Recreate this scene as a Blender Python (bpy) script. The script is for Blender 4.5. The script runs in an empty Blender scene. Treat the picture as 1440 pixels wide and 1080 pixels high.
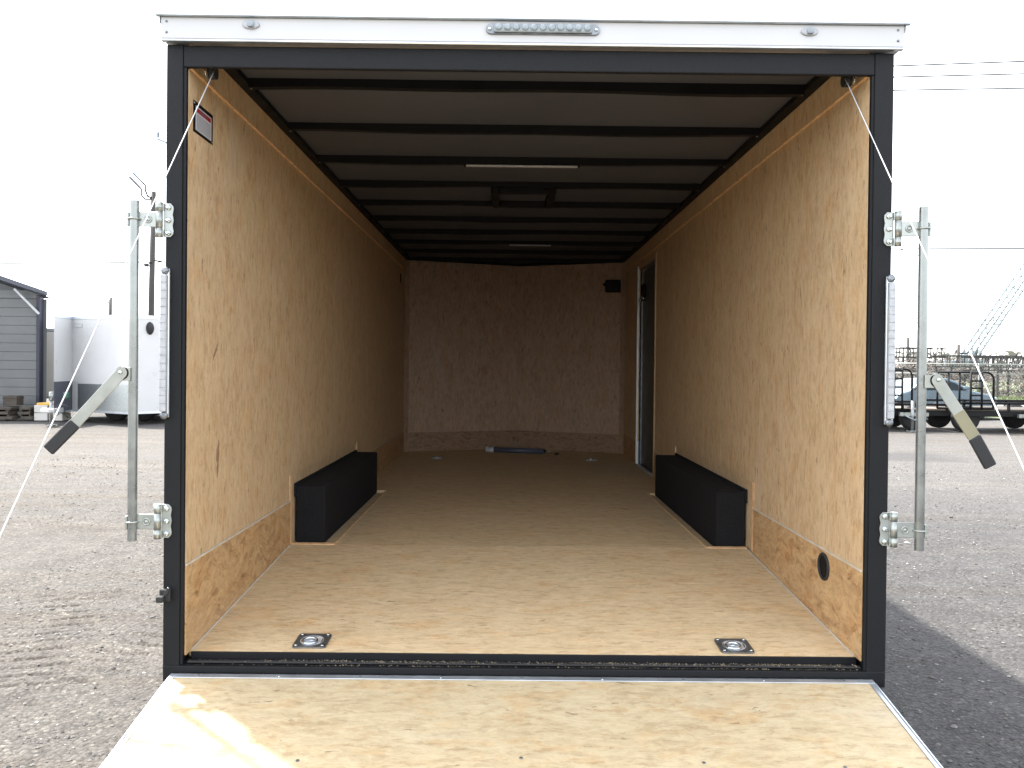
import bpy, bmesh, math, random
from mathutils import Vector, Matrix, Euler
import numpy as np
rnd = random.Random(7)
R = math.radians
scene = bpy.context.scene
C = scene.collection

# ------------------------------------------------------------------ camera
cam_data = bpy.data.cameras.new('camera'); cam = bpy.data.objects.new('camera', cam_data); C.objects.link(cam)
cam_data.sensor_width = 36.0; cam_data.lens = 1123.0 / 1440.0 * 36.0
cam_data.shift_y = -15.0 / 1440.0
cam_data.clip_start = 0.02; cam_data.clip_end = 2000
cam.matrix_world = Matrix.Translation((0, -2.85, 1.5)) @ Matrix.Rotation(R(-0.25), 4, 'Z') @ Matrix.Rotation(R(89.5), 4, 'X') @ Matrix.Rotation(R(0.6), 4, 'Z')
scene.camera = cam

# ------------------------------------------------------------------ sky, sun, exposure
SUN_DIR = Vector((-0.427, 0.34, 1.0)).normalized()      # towards the sun
elev = math.asin(SUN_DIR.z); azim = math.atan2(SUN_DIR.x, SUN_DIR.y)
world = bpy.data.worlds.new("World"); scene.world = world; world.use_nodes = True
wn = world.node_tree.nodes; wl = world.node_tree.links; wn.clear()
sky = wn.new('ShaderNodeTexSky'); sky.sky_type = 'NISHITA'; sky.sun_disc = False
sky.sun_elevation = elev; sky.sun_rotation = azim
sky.air_density = 1.0; sky.dust_density = 1.5; sky.ozone_density = 1.0
hs = wn.new('ShaderNodeHueSaturation'); hs.inputs['Saturation'].default_value = 0.26; hs.inputs['Value'].default_value = 1.0
bg = wn.new('ShaderNodeBackground'); bg.inputs['Strength'].default_value = 0.15
wo = wn.new('ShaderNodeOutputWorld')
wl.new(sky.outputs[0], hs.inputs['Color']); wl.new(hs.outputs[0], bg.inputs['Color']); wl.new(bg.outputs[0], wo.inputs['Surface'])
sd = bpy.data.lights.new('sun', 'SUN'); sd.energy = 2.5; sd.angle = R(1.8); sd.color = (1.0, 0.95, 0.88)
so = bpy.data.objects.new('sun', sd); C.objects.link(so)
so.rotation_euler = SUN_DIR.to_track_quat('Z', 'Y').to_euler(); so.location = (0, 0, 20)
scene.view_settings.view_transform = 'Standard'; scene.view_settings.look = 'None'
scene.view_settings.gamma = 1.0; scene.view_settings.exposure = 2.5
scene.render.engine = 'CYCLES'
scene.cycles.max_bounces = 10; scene.cycles.diffuse_bounces = 6; scene.cycles.glossy_bounces = 4
scene.cycles.use_denoising = True

# ------------------------------------------------------------------ materials
MATS = {}
def new_mat(name):
    m = bpy.data.materials.new(name); m.use_nodes = True
    nt = m.node_tree; b = nt.nodes['Principled BSDF']
    MATS[name] = m
    return m, nt, b
def ramp(nt, src, stops):
    r = nt.nodes.new('ShaderNodeValToRGB'); nt.links.new(src, r.inputs[0])
    e = r.color_ramp.elements
    while len(e) > 1: e.remove(e[-1])
    e[0].position = stops[0][0]; e[0].color = (*stops[0][1], 1)
    for p, c in stops[1:]:
        x = e.new(p); x.color = (*c, 1)
    return r.outputs[0]
def objco(nt, scale=(1, 1, 1)):
    tc = nt.nodes.new('ShaderNodeTexCoord'); mp = nt.nodes.new('ShaderNodeMapping')
    mp.inputs['Scale'].default_value = scale
    nt.links.new(tc.outputs['Object'], mp.inputs['Vector']); return mp.outputs[0]
def noise(nt, vec, scale, detail=4, rough=.55, dist=0):
    n = nt.nodes.new('ShaderNodeTexNoise'); n.inputs['Scale'].default_value = scale
    n.inputs['Detail'].default_value = detail; n.inputs['Roughness'].default_value = rough
    n.inputs['Distortion'].default_value = dist
    nt.links.new(vec, n.inputs['Vector']); return n
def voronoi(nt, vec, scale, feature='F1'):
    n = nt.nodes.new('ShaderNodeTexVoronoi'); n.feature = feature; n.inputs['Scale'].default_value = scale
    nt.links.new(vec, n.inputs['Vector']); return n
def mixc(nt, fac, a, b, mode='MIX'):
    m = nt.nodes.new('ShaderNodeMix'); m.data_type = 'RGBA'; m.blend_type = mode
    for k, v in ((0, fac), (6, a), (7, b)):
        if isinstance(v, (int, float)): m.inputs[k].default_value = v
        elif isinstance(v, tuple): m.inputs[k].default_value = (*v, 1)
        else: nt.links.new(v, m.inputs[k])
    return m.outputs[2]
def math_(nt, op, a, b=0.0, clamp=False):
    m = nt.nodes.new('ShaderNodeMath'); m.operation = op; m.use_clamp = clamp
    for k, v in ((0, a), (1, b)):
        if isinstance(v, (int, float)): m.inputs[k].default_value = v
        else: nt.links.new(v, m.inputs[k])
    return m.outputs[0]
def bump(nt, b, h, strength=.2, dist=.01):
    n = nt.nodes.new('ShaderNodeBump'); n.inputs['Strength'].default_value = strength; n.inputs['Distance'].default_value = dist
    nt.links.new(h, n.inputs['Height']); nt.links.new(n.outputs[0], b.inputs['Normal'])

def simple(name, col, rough=.5, metal=0.0, var=.15, vscale=8, bmp=0, bscale=120, bdist=.002, spec=.5, stretch=(1, 1, 1)):
    m, nt, b = new_mat(name)
    co = objco(nt, stretch); n = noise(nt, co, vscale, 5)
    lo = tuple(c * (1 - var) for c in col); hi = tuple(min(1, c * (1 + var)) for c in col)
    nt.links.new(ramp(nt, n.outputs[0], [(.3, lo), (.7, hi)]), b.inputs['Base Color'])
    rr = ramp(nt, n.outputs[0], [(.3, (rough * .85,) * 3), (.7, (min(1, rough * 1.15),) * 3)])
    nt.links.new(rr, b.inputs['Roughness']); b.inputs['Metallic'].default_value = metal
    b.inputs['Specular IOR Level'].default_value = spec
    if bmp:
        n2 = noise(nt, co, bscale, 3); bump(nt, b, n2.outputs[0], bmp, bdist)
    return m

def osb(name, grain, light, mid, dark, flake=.35, fine=.5, rough=.62, fs=26, seed=0.0, swirl=1.0):
    """strand board: short overlapping strands along one axis, fibres, resin patches, specks, scuffs"""
    m, nt, b = new_mat(name)
    ax = {'Z': 2, 'X': 0, 'Y': 1}[grain]
    def sc(k):
        v = [1, 1, 1]; v[ax] = k; return tuple(v)
    raw = objco(nt); mpv = nt.nodes.new('ShaderNodeMapping'); mpv.inputs['Location'].default_value = (seed, seed * 1.7, seed * .6)
    nt.links.new(raw, mpv.inputs['Vector']); raw = mpv.outputs[0]
    def wander(v, scale, amp, det=3):
        n = noise(nt, v, scale, det); va = nt.nodes.new('ShaderNodeVectorMath'); va.operation = 'MULTIPLY_ADD'
        nt.links.new(n.outputs[1], va.inputs[0]); va.inputs[1].default_value = (amp,) * 3; nt.links.new(v, va.inputs[2]); return va.outputs[0]
    W = wander(wander(raw, 3.5, .07 * swirl), 30, .022, 5)
    def stretch(v, k):
        q = nt.nodes.new('ShaderNodeMapping'); q.inputs['Scale'].default_value = sc(k); nt.links.new(v, q.inputs['Vector']); return q.outputs[0]
    A = stretch(W, .3)
    blot = noise(nt, stretch(raw, .6), 9, 9, .72)
    base = ramp(nt, blot.outputs[0], [(.30, tuple(c * .86 for c in mid)), (.42, mid), (.52, tuple((a + c) / 2 for a, c in zip(light, mid))), (.66, light)])
    vo = voronoi(nt, A, fs); sx = nt.nodes.new('ShaderNodeSeparateColor'); nt.links.new(vo.outputs['Color'], sx.inputs[0])
    fl = ramp(nt, sx.outputs[0], [(.0, dark), (.16, mid), (.6, light), (1, tuple(min(1, c * 1.1) for c in light))])
    vo2 = voronoi(nt, stretch(wander(W, 8, .05), .3), fs * 1.6); sx2 = nt.nodes.new('ShaderNodeSeparateColor'); nt.links.new(vo2.outputs['Color'], sx2.inputs[0])
    fl2 = ramp(nt, sx2.outputs[1], [(.0, tuple(c * .75 for c in mid)), (.3, mid), (1, tuple(min(1, c * 1.06) for c in light))])
    c1 = mixc(nt, flake, mixc(nt, flake * .8, base, fl2), fl)
    # strands and fibres
    st = noise(nt, stretch(W, .26), 46, 6, .74)
    c1 = mixc(nt, min(1, fine * 1.2), c1, ramp(nt, st.outputs[0], [(.34, (.66, .57, .46)), (.47, (.97, .96, .95)), (.62, (1.06, 1.06, 1.05))]), 'MULTIPLY')
    n2 = noise(nt, stretch(W, .12), 170, 4, .7)
    c2 = mixc(nt, fine, c1, ramp(nt, n2.outputs[0], [(.34, (.80, .75, .68)), (.5, (1, 1, 1)), (.66, (1.05, 1.05, 1.05))]), 'MULTIPLY')
    # orange resin tint and greyish rubbed patches
    n3 = noise(nt, stretch(W, .45), 11, 6, .7)
    c3 = mixc(nt, ramp(nt, n3.outputs[0], [(.52, (0, 0, 0)), (.66, (.55, .55, .55))]), c2, (1.0, .80, .60), 'MULTIPLY')
    n4 = noise(nt, stretch(raw, .3), 2.6, 5, .6, .8)
    c4 = mixc(nt, ramp(nt, n4.outputs[0], [(.60, (0, 0, 0)), (.74, (.42, .42, .42))]), c3, (light[0] * .93, light[1] * 1.02, light[2] * 1.25))
    # specks and knots
    v2 = voronoi(nt, stretch(W, .4), 12)
    n5 = noise(nt, raw, 7, 3)
    sp = ramp(nt, math_(nt, 'ADD', v2.outputs['Distance'], math_(nt, 'MULTIPLY', n5.outputs[0], .45)), [(.18, (1, 1, 1)), (.235, (0, 0, 0))])
    c5 = mixc(nt, math_(nt, 'MULTIPLY', sp, .62), c4, tuple(d * .4 for d in dark))
    # short thin dark checks
    v3 = noise(nt, stretch(W, .2), 62, 2, .5); n6 = noise(nt, stretch(raw, .5), 13, 3)
    ln = math_(nt, 'MULTIPLY', ramp(nt, v3.outputs[0], [(.31, (1, 1, 1)), (.35, (0, 0, 0))]), ramp(nt, n6.outputs[0], [(.52, (0, 0, 0)), (.62, (.8, .8, .8))]))
    c6 = mixc(nt, ln, c5, tuple(d * .6 for d in dark))
    nt.links.new(c6, b.inputs['Base Color'])
    b.inputs['Roughness'].default_value = rough; b.inputs['Specular IOR Level'].default_value = .3
    bump(nt, b, math_(nt, 'ADD', st.outputs[0], sx.outputs[0]), .15, .0015)
    return m

M_WALL = osb('wall board', 'Z', (.615, .465, .29), (.525, .37, .215), (.31, .20, .11), .24, .6, .6, 78, 2.0, .6)
M_WALLR = osb('wall board right', 'Z', (.615, .465, .29), (.525, .37, .215), (.31, .20, .11), .24, .6, .6, 78, 11.3, .6)
M_FRONT_SHADED = osb('shaded front wall board', 'Z', (.46, .335, .245), (.38, .265, .185), (.22, .15, .10), .30, .6, .65, 60, 31.0, .6)  # wall board made darker and redder: far end light falloff put into the colour
M_KICK = osb('kick board', 'Y', (.53, .36, .19), (.44, .275, .135), (.25, .135, .065), .45, .9, .58, 46, 3.1, 3.4)
M_KICKF_SHADED = osb('shaded front kick board', 'X', (.33, .225, .15), (.26, .17, .11), (.14, .085, .055), .45, .8, .62, 40, 13.0, 2.5)  # kick board colour darkened to mimic the shade at the far end
M_FLOOR = osb('floor board', 'X', (.655, .51, .315), (.57, .425, .25), (.34, .23, .13), .26, .6, .6, 66, 5.7, .9)
M_RAMP = osb('ramp board', 'X', (.49, .405, .262), (.43, .34, .205), (.28, .19, .11), .26, .55, .6, 66, 19.7, .9)
M_EDGE = simple('cut ply edge', (.72, .46, .24), .7, var=.25, vscale=30)
M_SCUFF = simple('brown scuff', (.27, .17, .09), .7, var=.35, vscale=60)
M_SCUFF2 = simple('dark joint line', (.42, .31, .19), .7, var=.3, vscale=9)  # darker wood tone for the panel joint strips
M_PALESC = simple('pale scratch', (.70, .58, .36), .7, var=.2, vscale=60)
M_SEAL = simple('pale seam', (.55, .50, .42), .7, var=.15, vscale=20)
M_BLACK = simple('black textured steel', (.0050, .0056, .0070), .55, var=.2, vscale=160, bmp=.9, bscale=300, bdist=.002, spec=.26)
M_BLACKF = simple('black painted steel', (.0045, .0048, .0052), .6, var=.3, vscale=9, spec=.22)
M_RUBBER = simple('black rubber', (.018, .018, .019), .75, var=.25, vscale=14, bmp=.3, bscale=90)
M_CARPET = simple('black coated box', (.0095, .0095, .011), .93, var=.55, vscale=130, bmp=.8, bscale=260, bdist=.003, spec=.25)
M_WHITE = simple('white aluminium skin', (.52, .52, .52), .32, var=.03, vscale=3)
M_ALU = simple('aluminium trim', (.62, .66, .69), .38, .85, .1, 12)
M_ZINC = simple('zinc plated steel', (.255, .268, .258), .30, .72, .16, 18, bmp=.08, bscale=60)
M_HINGE = simple('satin zinc hinge', (.36, .38, .355), .42, .8, .12, 22)
M_CHROME = simple('bright zinc', (.62, .68, .71), .22, 1.0, .1, 20)
M_PANZ = simple('dull grey zinc', (.22, .235, .25), .42, .9, .3, 24)
M_LEVER = simple('brushed lever steel', (.33, .34, .31), .4, .8, .14, 14)
M_TAPE = simple('yellowed tape', (.22, .205, .13), .55, var=.12)
M_CEIL = simple('grey ceiling skin', (.068, .071, .083), .6, var=.07, vscale=1.4)
M_CABLE = simple('galvanised cable', (.55, .56, .57), .45, .3, .05)
M_GLASSY = simple('dark glass', (.02, .03, .035), .08, var=.1)
M_LENS = simple('clear ribbed lens', (.26, .30, .32), .16, var=.18, vscale=60)
M_LENSW = simple('frosted white lens', (.38, .39, .41), .22, var=.15, vscale=60)
M_RED = simple('warning red', (.30, .012, .02), .4)
M_DOORP = simple('grey door panel', (.05, .052, .046), .5)
M_JAMB = simple('satin aluminium jamb', (.70, .72, .74), .5, .6, .1)
M_RACK = simple('hazed dark steel', (.030, .029, .028), .7, var=.4, vscale=3)  # dark steel greyed in its colour to imitate distance haze
M_PAPER = simple('label white', (.52, .52, .55), .45, var=.05)
M_INK = simple('label ink', (.10, .10, .11), .5)
M_ORANGE = simple('amber lens', (.75, .22, .04), .3)
M_DUST = simple('saw dust', (.36, .30, .20), .95, var=.3, vscale=90)
M_BARK = simple('weathered pole wood', (.055, .05, .046), .9, var=.3, vscale=6, stretch=(1, 1, .1))
M_WIRE = simple('utility wire', (.03, .03, .03), .6)
M_PALEST = simple('pale far steel', (.15, .18, .205), .6)
M_BOOM = simple('washed out grey blue boom', (.26, .31, .34), .6)  # colour lightened to imitate the overexposed, washed out look of the boom
M_TUBE = simple('slate blue tube', (.075, .085, .125), .35, var=.15)
M_CONC = simple('pale concrete', (.20, .19, .175), .9, var=.15, vscale=2)

def diamond_plate():
    m, nt, b = new_mat('diamond plate')
    co = objco(nt); w1 = nt.nodes.new('ShaderNodeTexWave'); w1.inputs['Scale'].default_value = 9; w1.bands_direction = 'DIAGONAL'
    nt.links.new(co, w1.inputs['Vector'])
    v = voronoi(nt, co, 16); nt.links.new(ramp(nt, v.outputs['Distance'], [(.1, (.55, .58, .58)), (.4, (.45, .48, .48))]), b.inputs['Base Color'])
    b.inputs['Metallic'].default_value = .9; b.inputs['Roughness'].default_value = .4
    bump(nt, b, v.outputs['Distance'], .25, .004); return m
M_DIAM = diamond_plate()

def shed_siding():
    m, nt, b = new_mat('grey ribbed siding')
    co = objco(nt); n = noise(nt, co, 2, 4)
    nt.links.new(ramp(nt, n.outputs[0], [(.3, (.105, .11, .11)), (.7, (.125, .13, .13))]), b.inputs['Base Color'])
    b.inputs['Roughness'].default_value = .5; return m
M_SHED = shed_siding()

def gravel():
    m, nt, b = new_mat('gravel yard')
    co = objco(nt)
    sep = nt.nodes.new('ShaderNodeSeparateXYZ'); nt.links.new(co, sep.inputs[0])
    big = noise(nt, co, .55, 5, .6); midn = noise(nt, co, 3.1, 6, .7); fine = noise(nt, co, 38, 5, .75)
    flat = objco(nt, (1, 1, .3))
    v = voronoi(nt, flat, 55); v2 = voronoi(nt, flat, 120)
    sc = nt.nodes.new('ShaderNodeSeparateColor'); nt.links.new(v.outputs['Color'], sc.inputs[0])
    sc2 = nt.nodes.new('ShaderNodeSeparateColor'); nt.links.new(v2.outputs['Color'], sc2.inputs[0])
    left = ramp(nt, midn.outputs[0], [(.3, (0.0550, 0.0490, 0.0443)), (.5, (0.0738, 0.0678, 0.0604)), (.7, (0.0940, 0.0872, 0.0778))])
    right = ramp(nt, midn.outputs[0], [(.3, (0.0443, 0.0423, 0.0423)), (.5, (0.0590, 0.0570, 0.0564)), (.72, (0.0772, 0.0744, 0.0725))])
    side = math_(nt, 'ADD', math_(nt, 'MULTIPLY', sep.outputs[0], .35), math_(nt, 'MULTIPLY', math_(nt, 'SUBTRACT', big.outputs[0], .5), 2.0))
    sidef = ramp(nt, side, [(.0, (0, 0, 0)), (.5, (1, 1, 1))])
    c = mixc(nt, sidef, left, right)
    # far ground is paler, dustier
    far = ramp(nt, math_(nt, 'MULTIPLY', math_(nt, 'ADD', sep.outputs[1], math_(nt, 'MULTIPLY', big.outputs[0], 3.0)), .05), [(.30, (0, 0, 0)), (.55, (1, 1, 1))])
    c = mixc(nt, math_(nt, 'MULTIPLY', far, .7), c, (0.1107, 0.1033, 0.0951))
    peb = ramp(nt, sc.outputs[0], [(.0, (.45, .44, .43)), (.35, (.85, .85, .85)), (.75, (1.15, 1.13, 1.1)), (.93, (1.3, 1.3, 1.28)), (.97, (2.0, 2.0, 1.95))])
    c = mixc(nt, .62, c, peb, 'MULTIPLY')
    peb2 = ramp(nt, sc2.outputs[1], [(.0, (.5, .5, .5)), (.4, (.95, .95, .95)), (.9, (1.2, 1.2, 1.2))])
    c = mixc(nt, .6, c, peb2, 'MULTIPLY')
    gaps = ramp(nt, v.outputs['Distance'], [(.3, (1, 1, 1)), (.75, (.45, .44, .42))])
    c = mixc(nt, .6, c, gaps, 'MULTIPLY')
    # stretched worn vehicle lanes, warm
    lane = noise(nt, objco(nt, (.12, 1, 1)), 2.2, 4, .6, .4)
    c = mixc(nt, ramp(nt, lane.outputs[0], [(.52, (0, 0, 0)), (.64, (.6, .6, .6))]), c, (.86, .78, .66), 'MULTIPLY')
    lane2 = noise(nt, objco(nt, (.1, 1, 1)), 1.5, 5, .65, .5)
    c = mixc(nt, ramp(nt, lane2.outputs[0], [(.52, (0, 0, 0)), (.66, (.5, .5, .5))]), c, (1.45, 1.40, 1.30), 'MULTIPLY')
    # darker band on the far right, darker asphalt strip by the shed
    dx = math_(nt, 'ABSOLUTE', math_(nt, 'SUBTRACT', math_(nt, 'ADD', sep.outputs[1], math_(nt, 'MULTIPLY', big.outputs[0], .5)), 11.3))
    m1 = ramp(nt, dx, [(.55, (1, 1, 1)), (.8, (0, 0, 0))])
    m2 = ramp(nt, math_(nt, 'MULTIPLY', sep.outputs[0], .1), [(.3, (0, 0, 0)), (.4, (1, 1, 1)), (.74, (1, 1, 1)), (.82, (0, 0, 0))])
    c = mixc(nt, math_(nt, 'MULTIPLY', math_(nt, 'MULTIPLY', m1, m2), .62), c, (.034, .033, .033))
    dl = math_(nt, 'ABSOLUTE', math_(nt, 'SUBTRACT', math_(nt, 'ADD', sep.outputs[1], big.outputs[0]), 18.6))
    m3 = ramp(nt, math_(nt, 'MULTIPLY', dl, .2), [(.45, (1, 1, 1)), (.55, (0, 0, 0))])
    m4 = ramp(nt, math_(nt, 'MULTIPLY', sep.outputs[0], -.1), [(.7, (0, 0, 0)), (.8, (1, 1, 1))])
    c = mixc(nt, math_(nt, 'MULTIPLY', math_(nt, 'MULTIPLY', m3, m4), .7), c, (.06, .058, .057))
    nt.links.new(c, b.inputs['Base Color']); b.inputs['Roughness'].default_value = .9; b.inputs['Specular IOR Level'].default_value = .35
    h = math_(nt, 'ADD', math_(nt, 'MULTIPLY', math_(nt, 'SUBTRACT', 1.0, v.outputs['Distance']), 1.0), math_(nt, 'ADD', math_(nt, 'MULTIPLY', fine.outputs[0], .8), math_(nt, 'MULTIPLY', sc.outputs[1], .6)))
    bump(nt, b, h, .6, .010)
    return m
M_GRAVEL = gravel()
def stones_mat():
    m, nt, b = new_mat('loose stones')
    g = nt.nodes.new('ShaderNodeNewGeometry')
    nt.links.new(ramp(nt, g.outputs['Random Per Island'], [(.0, (.04, .038, .037)), (.35, (.075, .07, .066)), (.7, (.115, .108, .10)), (.92, (.17, .16, .15)), (1, (.30, .30, .29))]), b.inputs['Base Color'])
    b.inputs['Roughness'].default_value = .85; return m
M_STONE = stones_mat()
def leaf_mat(name, cols):
    m, nt, b = new_mat(name)
    g = nt.nodes.new('ShaderNodeNewGeometry'); n = len(cols) - 1
    nt.links.new(ramp(nt, g.outputs['Random Per Island'], [(i / n, c) for i, c in enumerate(cols)]), b.inputs['Base Color'])
    b.inputs['Roughness'].default_value = .8; return m
M_LEAF1 = leaf_mat('scrub leaves', [(.025, .03, .022), (.042, .046, .032), (.06, .06, .043), (.08, .073, .055)])
M_LEAF2 = leaf_mat('dry brush', [(.04, .036, .03), (.065, .055, .045), (.075, .068, .058), (.10, .06, .045)])
M_GRASS = leaf_mat('grass blades', [(.05, .075, .02), (.08, .105, .035), (.11, .13, .05)])
M_GRASSG = simple('grass ground', (.085, .105, .042), .95, var=.3, vscale=1.2)
M_WOODDECK = simple('weathered plank deck', (.17, .13, .10), .85, var=.3, vscale=4, stretch=(1, .2, 1))
M_TIMBER = simple('old timber', (.06, .05, .04), .9, var=.4, vscale=5)
M_CARP = simple('silver blue car paint', (.12, .16, .19), .28, .5, .05, 3)
M_SHEDTRIM = simple('dark slate trim', (.06, .065, .085), .45)
M_PURPLE = simple('dark post', (.022, .023, .04), .5)
M_BRACE = simple('pale brace', (.45, .47, .48), .5)
M_CREAM = simple('cream trailer skin', (.50, .485, .45), .5, var=.05, vscale=2)
M_GREEN = simple('green plastic', (.01, .07, .04), .5)
M_YELLOW = simple('yellow orange tarp', (.60, .36, .08), .7)

# ------------------------------------------------------------------ building helpers
def origin_of(o):
    v = Vector((0, 0, 0))
    while o is not None: v = v + o.location; o = o.parent
    return v
class MB:
    """collects solids in world coordinates; build() links ONE mesh object"""
    def __init__(s): s.bm = bmesh.new()
    def box(s, x0, x1, y0, y1, z0, z1, bev=0, seg=1):
        t = bmesh.new()
        r = bmesh.ops.create_cube(t, size=1)
        for v in t.verts: v.co = Vector(((x0 + x1) / 2 + v.co.x * (x1 - x0), (y0 + y1) / 2 + v.co.y * (y1 - y0), (z0 + z1) / 2 + v.co.z * (z1 - z0)))
        if bev: bmesh.ops.bevel(t, geom=t.edges[:], offset=bev, segments=seg, affect='EDGES', profile=.5)
        s._merge(t); return s
    def obox(s, center, size, rot, bev=0, seg=1):
        t = bmesh.new(); bmesh.ops.create_cube(t, size=1)
        for v in t.verts: v.co = Vector((v.co.x * size[0], v.co.y * size[1], v.co.z * size[2]))
        if bev: bmesh.ops.bevel(t, geom=t.edges[:], offset=bev, segments=seg, affect='EDGES', profile=.5)
        M = Matrix.Translation(center) @ (rot if isinstance(rot, Matrix) else Euler(rot).to_matrix().to_4x4())
        bmesh.ops.transform(t, matrix=M, verts=t.verts); s._merge(t); return s
    def _merge(s, t):
        me = bpy.data.meshes.new('tmp'); t.to_mesh(me); t.free(); s.bm.from_mesh(me); bpy.data.meshes.remove(me)
    def beam(s, a, b, w, h, bev=0, up=(0, 0, 1)):
        a = Vector(a); b = Vector(b); d = b - a; L = d.length; d.normalize()
        u = Vector(up)
        if abs(d.dot(u)) > .98: u = Vector((0, 1, 0))
        x = d.cross(u).normalized(); z = x.cross(d).normalized()
        M = Matrix((x, d, z)).transposed().to_4x4(); s.obox((a + b) / 2, (w, L, h), M, bev); return s
    def tube(s, pts, r, n=10, cap=True, r2=None):
        pts = [Vector(p) for p in pts]; t = bmesh.new(); rings = []
        prev = None
        for i, p in enumerate(pts):
            d = (pts[min(i + 1, len(pts) - 1)] - pts[max(i - 1, 0)]).normalized()
            if prev is None:
                u = Vector((0, 0, 1)) if abs(d.z) < .9 else Vector((1, 0, 0))
                x = d.cross(u).normalized()
            else:
                x = (prev - d * prev.dot(d)).normalized()
            prev = x; y = d.cross(x)
            rr = r if r2 is None else r + (r2 - r) * i / (len(pts) - 1)
            rings.append([t.verts.new(p + (x * math.cos(2 * math.pi * k / n) + y * math.sin(2 * math.pi * k / n)) * rr) for k in range(n)])
        for a, b in zip(rings, rings[1:]):
            for k in range(n):
                f = t.faces.new((a[k], a[(k + 1) % n], b[(k + 1) % n], b[k])); f.smooth = True
        if cap:
            t.faces.new(rings[0][::-1]); t.faces.new(rings[-1])
        s._merge(t); return s
    def cyl(s, a, b, r, n=16, r2=None): return s.tube([a, b], r, n, True, r2)
    def lathe(s, c, prof, axis='Z', n=24):
        """prof: list of (radius, height) along axis"""
        t = bmesh.new(); rings = []
        for r, h in prof:
            ring = []
            for k in range(n):
                a = 2 * math.pi * k / n; x, y = r * math.cos(a), r * math.sin(a)
                p = {'Z': (x, y, h), 'Y': (x, h, y), 'X': (h, x, y)}[axis]
                ring.append(t.verts.new(Vector(c) + Vector(p)))
            rings.append(ring)
        for a, b in zip(rings, rings[1:]):
            for k in range(n):
                f = t.faces.new((a[k], a[(k + 1) % n], b[(k + 1) % n], b[k])); f.smooth = True
        t.faces.new(rings[0][::-1]); t.faces.new(rings[-1])
        bmesh.ops.recalc_face_normals(t, faces=t.faces[:]); s._merge(t); return s
    def prism(s, pts, vec, bev=0):
        """extrude a planar outline by vec"""
        t = bmesh.new(); vs = [t.verts.new(Vector(p)) for p in pts]; f = t.faces.new(vs)
        r = bmesh.ops.extrude_face_region(t, geom=[f]); bmesh.ops.translate(t, vec=Vector(vec), verts=[v for v in r['geom'] if isinstance(v, bmesh.types.BMVert)])
        bmesh.ops.recalc_face_normals(t, faces=t.faces[:])
        if bev: bmesh.ops.bevel(t, geom=t.edges[:], offset=bev, segments=2, affect='EDGES', profile=.5)
        s._merge(t); return s
    def sphere(s, c, r, sc=(1, 1, 1), sub=2):
        t = bmesh.new(); bmesh.ops.create_icosphere(t, subdivisions=sub, radius=r)
        for v in t.verts: v.co = Vector(c) + Vector((v.co.x * sc[0], v.co.y * sc[1], v.co.z * sc[2]))
        for f in t.faces: f.smooth = True
        s._merge(t); return s
    def torus(s, c, R_, r, axis='Z', n=28, m=8, a0=0, a1=2 * math.pi):
        full = abs(a1 - a0 - 2 * math.pi) < 1e-6
        pts = []
        for k in range(n + 1):
            a = a0 + (a1 - a0) * k / n; x, y = R_ * math.cos(a), R_ * math.sin(a)
            pts.append(Vector(c) + Vector({'Z': (x, y, 0), 'Y': (x, 0, y), 'X': (0, x, y)}[axis]))
        return s.tube(pts, r, m, not full)
    def build(s, name, mat, parent=None, mats=None, recalc=False):
        off = origin_of(parent)
        if recalc: bmesh.ops.recalc_face_normals(s.bm, faces=s.bm.faces[:])
        bmesh.ops.translate(s.bm, vec=-off, verts=s.bm.verts)
        me = bpy.data.meshes.new(name); s.bm.to_mesh(me); s.bm.free(); me.materials.append(mat)
        o = bpy.data.objects.new(name, me); C.objects.link(o); o.parent = parent
        return o
def tag(o, label=None, cat=None, group=None, kind=None):
    if label: o['label'] = label
    if cat: o['category'] = cat
    if group: o['group'] = group
    if kind: o['kind'] = kind
    return o
def thing(name, label, cat, loc, group=None):
    o = bpy.data.objects.new(name, None); o.empty_display_size = .2; C.objects.link(o); o.location = loc
    return tag(o, label, cat, group)
def solo(name, mb, mat, loc, label, cat, group=None):
    """a thing that is one mesh, origin at loc"""
    bmesh.ops.translate(mb.bm, vec=-Vector(loc), verts=mb.bm.verts)
    o = mb.build(name, mat); o.location = loc
    return tag(o, label, cat, group)

# ------------------------------------------------------------------ ground
def axis_coords(segs):
    out = []
    for a, b, st in segs:
        n = max(1, int(round((b - a) / st))); out += [a + (b - a) * i / n for i in range(n)]
    out.append(segs[-1][1]); return np.array(out)
gx = axis_coords([(-900, -100, 100), (-100, -20, 10), (-20, -5, .5), (-5, -3.2, .03), (-3.2, -1.6, .014), (-1.6, -1.2, .03), (-1.2, 2.0, .2), (2.0, 6, .035), (6, 20, .5), (20, 100, 10), (100, 900, 100)])
gy = axis_coords([(-300, -20, 40), (-20, -2, 1), (-2, 0, .1), (0, .8, .03), (.8, 2.4, .014), (2.4, 4.2, .03), (4.2, 12, .12), (12, 60, 1.0), (60, 1200, 60)])
X, Y = np.meshgrid(gx, gy)
rng = np.random.RandomState(3)
def vnoise(X, Y, s, seed):
    g = np.random.RandomState(seed).rand(64, 64)
    u = X / s; v = Y / s; i = np.floor(u).astype(int); j = np.floor(v).astype(int); fu = u - i; fv = v - j
    fu = fu * fu * (3 - 2 * fu); fv = fv * fv * (3 - 2 * fv)
    a = g[i % 64, j % 64]; b_ = g[(i + 1) % 64, j % 64]; c = g[i % 64, (j + 1) % 64]; d = g[(i + 1) % 64, (j + 1) % 64]
    return (a * (1 - fu) + b_ * fu) * (1 - fv) + (c * (1 - fu) + d * fu) * fv - .5
Z = .03 * vnoise(X, Y, 1.7, 1) + .016 * vnoise(X, Y, .45, 2) + .006 * vnoise(X, Y, .13, 4) + .0035 * vnoise(X, Y, .055, 5)
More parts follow.
